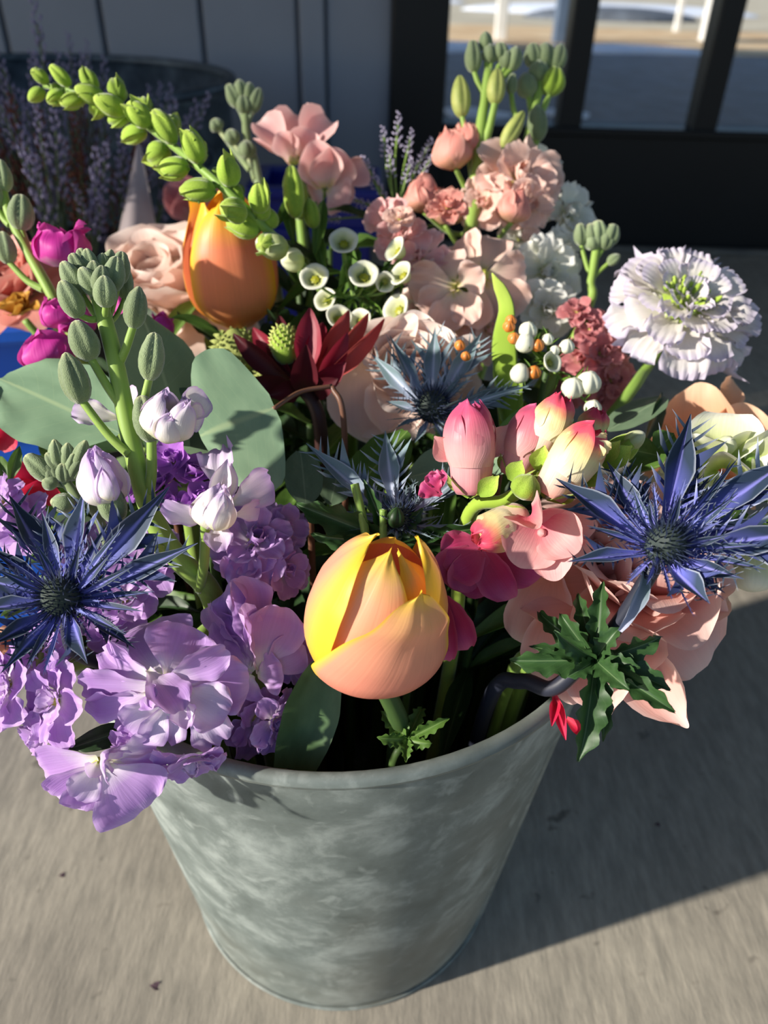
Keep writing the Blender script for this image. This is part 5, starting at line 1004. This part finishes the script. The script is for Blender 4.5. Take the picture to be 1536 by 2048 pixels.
# ------------------------------------------------------------------ sea lavender sprig
M_LIM = plain_mat('sea_lavender_floret', '#c9c3d4', '#a79cc0', rough=.7, scale=120)
def spike_mesh(n, seed):
    """a small spike crowded with tiny florets; unit length along Z"""
    rn = np.random.default_rng(seed); mb = MB()
    for i in range(n):
        z = (i + .5) / n; a = i * 2.4; r = .05 * (1.2 - z); p = Vector((r * math.cos(a), r * math.sin(a), z)); di = (Vector((math.cos(a), math.sin(a), 1.0)) + Vector(rn.normal(0, .2, 3))).normalized(); L = .17 * (1.1 - .5 * z); X = di.orthogonal().normalized() * .035; Y2 = di.cross(X)
        mb.put([p, p + di * L * .6 + X, p + di * L * .6 + Y2, p + di * L * .6 - X, p + di * L * .6 - Y2, p + di * L], [(0, 2, 1), (0, 3, 2), (0, 4, 3), (0, 1, 4), (1, 2, 5), (2, 3, 5), (3, 4, 5), (4, 1, 5)])
    return mb.mesh('floret_spike')
SPK = [spike_mesh(26, i) for i in range(4)]
def limonium(name, label, root, tips, d, wpx, smat, fmat, cat='sea lavender', group=None, drop=True, th=None):
    if th is None: th = bloom(name, label, cat, P(root[0], root[1], d), S(3, d), smat, group=group) if drop else thing(name, label, cat, P(root[0], root[1], d), group)
    for i, (x, y, L) in enumerate(tips):
        T = P(x, y, d + RNG.uniform(-.01, .01)); Rt = P(root[0], root[1], d); m = (T + Rt) / 2 + (Rt - T).orthogonal() * .05
        branch(th, [Rt, m, T], S(2.2, d), smat, 'twig', ns=5); dr = (T - m).normalized(); add(SPK[i % 4], fmat, 'floret_spike', frameZ(T - dr * S(L, d) * .75, dr) @ scl(S(L * 1.1, d), S(L * 1.1, d), S(L, d)), th)
    return th
d = .462
limonium('sea_lavender', 'fine pale sea lavender sprig beside the peach stock', (800, 450), [(797, 244, 70), (768, 270, 66), (822, 275, 60), (858, 290, 64), (735, 330, 70), (780, 310, 60), (840, 320, 60), (862, 318, 50), (755, 365, 60), (820, 330, 56), (710, 400, 56), (690, 420, 50), (650, 440, 46), (845, 350, 50), (908, 440, 50)], d, 0, M_STEM, M_LIM)
# ------------------------------------------------------------------ foliage
d = .30
M_EUCST = plain_mat('reddish_twig', '#5a3a2c', '#75503c', rough=.5)
th = bloom('eucalyptus_sprig', 'eucalyptus sprig with one broad grey green leaf on a reddish stalk', 'eucalyptus', P(664, 772, .315), S(6, .31), M_EUCST, [P(688, 850, .318)])
branch(th, [P(664, 772, .315), P(600, 784, .31), P(546, 818, .30)], S(5, .31), M_EUCST, 'leaf_stalk')
petal(th, None, M_EUC, P(550, 816, .30), P(398, 868, .292), S(335, .30), 0, VD(.25, .35, 1), 'leaf', S(120, .3), PT['euc'][0])
th = bloom('eucalyptus_sprig', 'eucalyptus sprig with two rounded dull leaves behind the thick stock stem', 'eucalyptus', P(330, 900, .315), .0016, M_EUCST)
petal(th, None, M_EUCD, P(360, 905, .312), P(285, 628, .325), S(238, .32), 0, VD(.85, -.25, .5), 'leaf', S(120, .3), PT['euc'][1])
petal(th, None, M_EUC, P(235, 880, .315), P(0, 770, .325), S(215, .32), 0, VD(.15, .5, .9), 'leaf', S(120, .3), PT['euc'][2])
petal(th, None, M_EUCD, P(300, 930, .312), P(430, 800, .325), S(160, .32), 0, VD(.2, .5, .9), 'leaf', S(120, .3), PT['euc'][0])
th = bloom('eucalyptus_sprig', 'small eucalyptus sprig tucked in the dark gap behind the front tulip', 'eucalyptus', P(620, 1010, .30), .0014, M_EUCST)
petal(th, None, M_EUCD, P(612, 1012, .30), P(602, 896, .305), S(80, .3), 0, VD(.3, .3, .9), 'leaf', S(50, .3), PT['euc'][1])
petal(th, None, M_EUCD, P(660, 1010, .31), P(680, 930, .315), S(70, .3), 0, VD(.3, .3, .9), 'leaf', S(50, .3), PT['euc'][2])
th = bloom('eucalyptus_sprig', 'pale eucalyptus sprig behind the pink snapdragon', 'eucalyptus', P(1000, 935, .30), .0014, M_EUCST)
petal(th, None, M_EUC, P(985, 920, .30), P(815, 952, .30), S(120, .3), 0, VD(0, .6, .8), 'leaf', S(60, .3), PT['euc'][0]); petal(th, None, M_EUC, P(960, 930, .30), P(1030, 900, .30), S(90, .3), 0, VD(0, .6, .8), 'leaf', S(60, .3), PT['euc'][1])
petal(th, None, M_LEAF, P(700, 990, .315), P(815, 860, .325), S(110, .32), 0, VD(-.2, .5, .8), 'leaf', S(60, .3), PT['euc'][2])
th = bloom('eucalyptus_sprig', 'folded eucalyptus leaf pair in front of the apricot rose', 'eucalyptus', P(1210, 860, .335), .0014, M_EUCST)
petal(th, None, M_EUCD, P(1215, 862, .335), P(1332, 790, .345), S(86, .33), -20, VD(-.2, .5, .8), 'leaf', S(60, .3), PT['euc'][0]); petal(th, None, M_LEAFD, P(1290, 880, .335), P(1334, 780, .345), S(50, .33), 60, VD(-.2, .5, .8), 'leaf', S(60, .3), PT['leaf'][0])
M_TLEAF = leaf_mat('shaded_tulip_leaf', '#46603a', '#547048', None, trans=.15)  # green darkened to look shaded inside the bucket
th = bloom('tulip_leaf', 'broad green leaf shaded by its colour, standing low inside the bucket rim', 'leaf', P(590, 1528, .281), .0018, M_STEMD)
petal(th, None, M_TLEAF, P(585, 1538, .276), P(656, 1304, .274), S(118, .272), 14, None, 'leaf', S(110, .27), PT['tulipleaf'][0])
d = .34
th = bloom('blade_leaf', 'long narrow lime green leaf curving up past the peach stock', 'leaf', P(1020, 850, d), .0016, M_STEM)
for b, t, w, ro in (((1018, 850), (1004, 690), 58, 10), ): pp(th, 'tulipleaf', M_BUDL, b + (d,), t + (d + .012,), w, roll=ro, name='leaf')
v, f, uv = loft([Vector(), P(1008, 690, d + .004) - P(1020, 850, d), P(1012, 610, d + .008) - P(1020, 850, d), P(984, 546, d + .006) - P(1020, 850, d)], [(0, S(22, d)), (.3, S(26, d)), (.6, S(17, d)), (.85, S(12, d)), (1, S(1, d))], 10, 22, flat=.16, up=VD(1, 0, .3))
add(mesh('leaf', v, f, uv), M_BUDL, 'leaf', Matrix.Translation(P(1020, 850, d)), th)
# left edge: hot red petals and a peach bloom
th = bloom('red_snapdragon', 'hot red snapdragon petals peeping out at the edge beneath the grey leaf', 'snapdragon', P(60, 1010, .315), .002, M_STEM)
for b, t, w in (((-5, 900), (8, 800), 70), ((0, 900), (24, 850), 46), ((70, 1000), (40, 920), 90), ((80, 1005), (95, 950), 80), ((60, 1010), (20, 960), 70)): pp(th, 'rose', M_RED, b + (.32,), t + (.318,), w)
for b, t, w in (((10, 980), (-10, 900), 40), ((20, 960), (40, 890), 26)): pp(th, 'leaf', M_LEAF, b + (.30,), t + (.30,), w, name='leaf')
th = bloom('peach_bloom', 'peach orange petals showing under the left sea holly bracts', 'flower', P(30, 1300, .29), .002, M_STEM)
for b, t, w in (((60, 1285), (-10, 1265), 50), ((40, 1300), (-20, 1310), 70), ((60, 1290), (70, 1240), 60)): pp(th, 'rose', M_PEROSE, b + (.288,), t + (.284,), w)
# ------------------------------------------------------------------ settling: neighbours press against each other but do not pass through
_FC = {}
def faces_of(me):
    if me.name not in _FC:
        n = len(me.vertices); v = np.empty(n * 3); me.vertices.foreach_get('co', v); _FC[me.name] = (v.reshape(-1, 3), [tuple(p.vertices) for p in me.polygons])
    return _FC[me.name]
def world_mesh(objs):
    V = []; F = []; n = 0
    for o in objs:
        v, f = faces_of(o.data); m = np.array(MW[o.name]); w = v @ m[:3, :3].T + m[:3, 3]; V.append(w); F += [tuple(i + n for i in q) for q in f]; n += len(w)
    return np.concatenate(V), F
class Unit:
    def __init__(s, th, tops, fixed):
        s.th = th; s.tops = tops; s.fixed = fixed; s.objs = [q for o in tops for q in [o] + list(o.children)]; s.v, s.f = world_mesh(s.objs); s.moved = Vector(); s.set(s.v)
        s.mid = Vector(s.v.mean(0))
    def set(s, v): s.v = v; s.lo = v.min(0); s.hi = v.max(0); s.t = BVHTree.FromPolygons(v.tolist(), s.f)
def boxes_meet(lo, hi, u): return bool((lo < u.hi).all() and (hi > u.lo).all())
def crossings(t, lo, hi, units, th):
    n = 0
    for u in units:
        if u.th != th and boxes_meet(lo, hi, u): n += min(len(t.overlap(u.t)), 400)
    return n
LINEAR = ('stem', 'bud_stalk', 'branch', 'flower_stalk', 'twig', 'leaf_stalk', 'cut_side_stem')
def base_name(o): return o.name.split('.')[0]
def make_units():
    out = []
    for th in [o for o in COL.objects if o.parent is None and o.type == 'EMPTY' and base_name(o) not in ('fence_post', 'galvanized_tub', 'plastic_crate')]:
        ch = list(th.children); nm = base_name(th)
        if nm == 'galvanized_bucket': out += [Unit(th.name, [o], True) for o in ch]; continue
        lin = [o for o in ch if base_name(o) in LINEAR]; soft = [o for o in ch if o not in lin]
        st = [o for o in lin if base_name(o) == 'stem']; rest = [o for o in lin if o not in st]
        if st: out.append(Unit(th.name, st, True))
        if nm == 'stock_flower':
            if rest: out.append(Unit(th.name, rest, True))
            bd = [o for o in soft if base_name(o) == 'bud']
            if bd: out.append(Unit(th.name, bd, True))
            out += [Unit(th.name, [o], False) for o in soft if o not in bd]
        else:
            u = Unit(th.name, soft + rest, False); u.stem = st; out.append(u)
    return out
def settle(units, rounds=6):
    rn = random.Random(5)
    for k in range(rounds):
        left = 0
        for u in units:
            if u.fixed: continue
            n0 = crossings(u.t, u.lo, u.hi, units, u.th)
            if not n0: continue
            ray = (u.mid - Vector(CAMP)).normalized(); X = ray.orthogonal().normalized(); Yv = ray.cross(X); best = (n0, None)
            room = 0 if base_name(u.tops[0].parent) in ('sea_holly_shoot', 'tulip_leaf') else .013 if len(u.tops) == 1 else .012
            for a in (-.002, .002, -.004, .004, -.006, .006, -.009, .009, -.012, .012):
                for l in (0, 1, 2):
                    an = rn.uniform(0, 6.28); d = ray * a + (X * math.cos(an) + Yv * math.sin(an)) * .0016 * l
                    if (u.moved + d).length > room: continue
                    v = u.v + np.array(d); t = BVHTree.FromPolygons(v.tolist(), u.f); n = crossings(t, v.min(0), v.max(0), units, u.th)
                    if n + d.length * 300 < best[0] - .5: best = (n + d.length * 300, d)
                if best[0] < 3: break
            if best[0] >= 3:
                ou = Vector((u.mid.x - BX, u.mid.y - BY, 0)).normalized()
                for a in (.002, .004, .006, .009):
                    for d in (ou * a, Vector((0, 0, a)), (ou + Vector((0, 0, 1))) * a * .7, X * a, -X * a, Yv * a, -Yv * a):
                        if (u.moved + d).length > (room and room + .002): continue
                        v = u.v + np.array(d); t = BVHTree.FromPolygons(v.tolist(), u.f); n = crossings(t, v.min(0), v.max(0), units, u.th)
                        if n + d.length * 300 < best[0] - .5: best = (n + d.length * 300, d)
            if best[1] is not None:
                d = best[1]; u.moved = u.moved + d; u.set(u.v + np.array(d)); T = Matrix.Translation(d)
                for o in u.tops: o.matrix_basis = T @ o.matrix_basis
                for o in u.objs: MW[o.name] = T @ MW[o.name]
                for o in getattr(u, 'stem', []):                  # the top of the stem goes with its flower
                    me = o.data; n = len(me.vertices); v = np.empty(n * 3); me.vertices.foreach_get('co', v); v = v.reshape(-1, 3); m = MW[o.name].translation; z = v[:, 2] + m.z; top = z.max()
                    z0 = min(BH + .01, top - .03); w = np.clip((z - z0) / max(.01, top - .006 - z0), 0, 1) ** 1.5; v = v + w[:, None] * np.array(d)[None]; me.vertices.foreach_set('co', v.ravel()); me.update(); _FC.pop(me.name, None)
                    for q in units:
                        if q.tops == [o]: q.set(world_mesh([o])[0])
            left += best[0]
    return left
UNITS = make_units()
settle(UNITS)
def cross_piece(v, f, units, th=''):
    v = np.asarray([tuple(q) for q in v]); t = BVHTree.FromPolygons(v.tolist(), f); return crossings(t, v.min(0), v.max(0), units, th)
def placed(me, M): 
    v, f = faces_of(me); m = np.array(M); return v @ m[:3, :3].T + m[:3, 3], f
# leafy stems added to fill the bunch and block sun from its gaps
rn = random.Random(11)
fill = [(420, 1080, .31), (540, 990, .345), (590, 1120, .335), (660, 1020, .345), (700, 1150, .325), (60, 1120, .325), (10, 1230, .305), (150, 960, .335), (620, 850, .36), (940, 1280, .325), (880, 1120, .32), (1080, 1180, .31), (1010, 880, .35), (1240, 960, .345), (200, 1080, .315), (330, 700, .40), (560, 620, .405), (720, 640, .405), (870, 680, .40), (1080, 700, .40), (680, 480, .44), (460, 700, .385), (240, 760, .375), (980, 1010, .315), (1130, 900, .335), (640, 400, .46), (760, 420, .46), (590, 555, .435), (612, 640, .41), (545, 690, .39)]
NEAR = ['behind the lavender flowers', 'in the gap left of the front tulip', 'beneath the small eucalyptus leaves', 'behind the front tulip tip', 'between the front tulip and the half hidden sea holly', 'under the left sea holly', 'at the edge below the left sea holly', 'behind the tight grey bud cluster', 'beneath the dark red leucadendron', 'below the deep pink snapdragon petals', 'behind the tulip and deep pink petals', 'behind the open pink snapdragon flower', 'at the foot of the lime blade leaf', 'behind the green snapdragon bud', 'beneath the lilac bud']
NEAR += ['below the blush rose', 'under the orange tulip', 'under the white wax flowers', 'under the pale peach stock', 'beneath the cream berries', 'behind the yellow centred wax flowers', 'between the orange tulip and the broad eucalyptus leaf', 'behind the grey eucalyptus leaf', 'at the foot of the pink snapdragon spike', 'behind the red tipped snapdragon flowers', 'beneath the pink freesia', 'behind the fine sea lavender sprig', 'in the gap right of the orange tulip', 'behind the yellow green leucadendron cone', 'behind the mossy green cone flower']
for (x, y, dd), nr_ in zip(fill, NEAR):
    best = None
    for k in range(60):
        h = P(x + rn.uniform(-1, 1) * 1.6 * k, y + rn.uniform(-.3, 1) * 1.6 * k, dd + rn.uniform(-.2, 1) * .0007 * k); jq = (rn.uniform(-1, 1) * .0006 * k, rn.uniform(-1, 1) * .0006 * k); pts = stem_points(h, None, .00252, False, jq); c = stem_line(pts, .0025); v, f, uv = loft_line(c, .0018, .0025, 8); n = cross_piece(v, f, UNITS)
        if best is None or n < best[0]: best = (n, h, jq)
        if n == 0: break
    h = best[1]; th = bloom('filler_stem', 'added dark leafy filler stem ' + nr_, 'foliage', h, .0018, M_STEMD, group='filler stems inside the bunch', jit=best[2], test=lambda v, f: cross_piece(v, f, UNITS)); new = []
    st = [o for o in th.children][0]; sv, sf = world_mesh([st])
    for k in range(9):
        best = None; tk = h - Vector((0, 0, .008 * k)); src = sv[np.argmin(np.abs(sv[:, 2] - max(tk.z, BH - .03)))]; b = Vector(src)
        for q in range(60):
            az = k * 2.4 + q * 1.1; sh = max(.22, 1 - q * .018); di = Vector((math.cos(az), math.sin(az), rn.uniform(-.1, .9) + .06 * q)).normalized(); L = rn.uniform(.035, .055) * sh; W = rn.uniform(.010, .017) * sh; me = rn.choice(PT['leaf'])
            M = frame(b, di, Vector((0, 0, 1))) @ scl(W, L, (W + L) / 2); v, f = placed(me, M); n = cross_piece(v, f, UNITS)
            if best is None or n < best[0]: best = (n, me, M)
            if n == 0: break
        new.append(add(best[1], M_LEAFD if k % 3 else M_LEAF, 'leaf', best[2], th))
    UNITS.append(Unit(th.name, [st] + new, True))
# ------------------------------------------------------------------ background bunches in the tub
M_LIMB = plain_mat('lilac_sea_lavender', '#6e6682', '#948ca8', rough=.8, scale=80)
M_RUST = plain_mat('rusty_dried_flower', '#5a2c1c', '#7a4030', rough=.8, scale=80)
M_DKST = plain_mat('dull_green_twig', '#4c5a40', '#5c6a4a', rough=.7)
rn = random.Random(21)
M_POT = plain_mat('black_pot_plastic', '#0c0c0e', '#141416', rough=.5)
PC = ray_plane_z(110, 520, .24); PC.z = 0
POTU = []
for k in range(24):
    rust = k % 3 == 2; an = k * 2.39996; rr = .068 * math.sqrt((k + .5) / 24); off = Vector((rr * math.cos(an), rr * math.sin(an), 0)); foot = PC + off * .8 + Vector((0, 0, .013))
    th = thing('dried_statice' if rust else 'sea_lavender', 'rusty brown dried statice sprig in the black pot' if rust else 'lilac grey sea lavender sprig in the black pot', 'dried flower' if rust else 'sea lavender', foot, 'rusty sprigs in the black pot' if rust else 'sea lavender sprigs in the black pot')
    head = PC + off * 1.45 + Vector((0, 0, .265 + rn.uniform(-.012, .012))); ob = [branch(th, [foot, PC + off * 1.12 + Vector((0, 0, .2)), head], .0014, M_DKST, 'stem', ns=5)]
    for j in range(7):
        best = None
        for q in range(40):
            sq = max(.35, 1 - q * .02); az = rn.uniform(0, 6.28); fan = off / .068 * .55 + Vector((math.cos(az), math.sin(az), 0)) * rn.uniform(.0, .36) * sq; H_ = rn.uniform(.055, .165) * (1.1 - .5 * rr / .068) * (.75 if rust else 1) * sq
            T = head + Vector((fan.x * H_ * .9, fan.y * H_ * .9, H_)); m = head.lerp(T, .5) + Vector((rn.uniform(-.003, .003), 0, 0)); dr = (T - m).normalized(); L = rn.uniform(.045, .075) * sq; M = frameZ(T - dr * L * .8, dr) @ scl(L * .62, L * .62, L)
            v1, f1, _ = loft([head, m, T], .0009, 4, 12); v2, f2 = placed(SPK[j % 4], M); n = cross_piece(v1, f1, POTU, th.name) + cross_piece(v2, f2, POTU, th.name)
            if best is None or n < best[0]: best = (n, m, T, M)
            if n == 0: break
        ob.append(branch(th, [head, best[1], best[2]], .0009, M_DKST, 'twig', ns=4)); ob.append(add(SPK[j % 4], M_RUST if rust else M_LIMB, 'floret_spike', best[3], th))
    POTU.append(Unit(th.name, ob, True))
pot_c = PC
pot = thing('black_pot', 'plain black plastic flower pot holding the sea lavender sprigs', 'pot', pot_c)
v, f, uv = lathe([(.001, .003), (.082, .003), (.084, 0)] + [(.084 + .026 * z / .24, z) for z in (.01, .08, .16, .22)] + [(.114, .222), (.114, .24), (.108, .24), (.104, .2), (.082, .012), (.001, .010)], 40); add(mesh('body', v, f, uv), M_POT, 'body', Matrix.Translation(pot_c), pot)
v, f, uv = lathe([(.113 + .004 * math.cos(q), .238 + .004 * math.sin(q)) for q in np.linspace(0, 2 * math.pi, 9)], 40); add(mesh('rim', v, f, uv), M_POT, 'rim', Matrix.Translation(pot_c), pot)
# paper sleeve corner and a shaded pink bloom
M_PAP = petal_mat('translucent_tissue', [(0, '#b8a8a4'), (1, '#c8bcc0')], None, .2, .06, .35, .4, vfreq=8)
d = .60
th = thing('paper_sleeve', 'pale pointed tissue paper sleeve standing behind the blush rose', 'paper', P(262, 620, d))
def tri_sheet(a, b, c, bulge, name='sheet'):
    v = []; uv = []; n = 9
    for j in range(n):
        t = j / (n - 1)
        for i in range(n):
            s = i / (n - 1); p = a.lerp(b, s).lerp(c, t); p = p + VD(0, 0, 1) * bulge * math.sin(math.pi * s) * (1 - t); v.append(p); uv.append((s, t))
    return mesh(name, [q - a for q in v], grid_faces(n, n), uv)
a, b, c = P(205, 620, d), P(345, 620, d), P(276, 280, d + .02); add(tri_sheet(a, b, c, .03), M_PAP, 'sheet', Matrix.Translation(a), th)
a, b, c = P(215, 620, d + .03), P(345, 620, d + .03), P(280, 285, d + .022); add(tri_sheet(a, b, c, -.02), M_PAP, 'sheet', Matrix.Translation(a), th)
d = .62
th = bloom('dusky_tulip', 'dusky pink bloom in the shade behind the lime snapdragon', 'tulip', P(395, 440, d), .0025, M_STEMD, drop=False, path=[P(400, 600, d)])
for b, t, w in (((395, 440), (345, 355), 80), ((395, 440), (415, 365), 90), ((400, 440), (450, 375), 70), ((390, 440), (370, 380), 80)): pp(th, 'rose', M_DUST, b + (d,), t + (d - .01,), w)
# flecks on the slab
M_FLK = plain_mat('dry_petal_fleck', '#6a4a5c', '#4a4038', rough=.8)
for x, y, r, lab in ((300, 1972, .003, 'tiny dried purple petal on the concrete in front of the bucket'), (118, 1752, .002, 'dark speck of grit on the sunlit concrete beside the bucket'), (1320, 1655, .002, 'dark speck of grit on the shaded concrete beside the bucket')):
    p = ray_plane_z(x, y, 0); tag(add(PT['stock'][0], M_FLK, 'petal_fleck', Matrix.Translation(p + Vector((0, 0, .0006))) @ Matrix.Rotation(x, 4, 'Z') @ scl(r * 1.6, r * 2, r * 1.5)), lab, 'fleck')
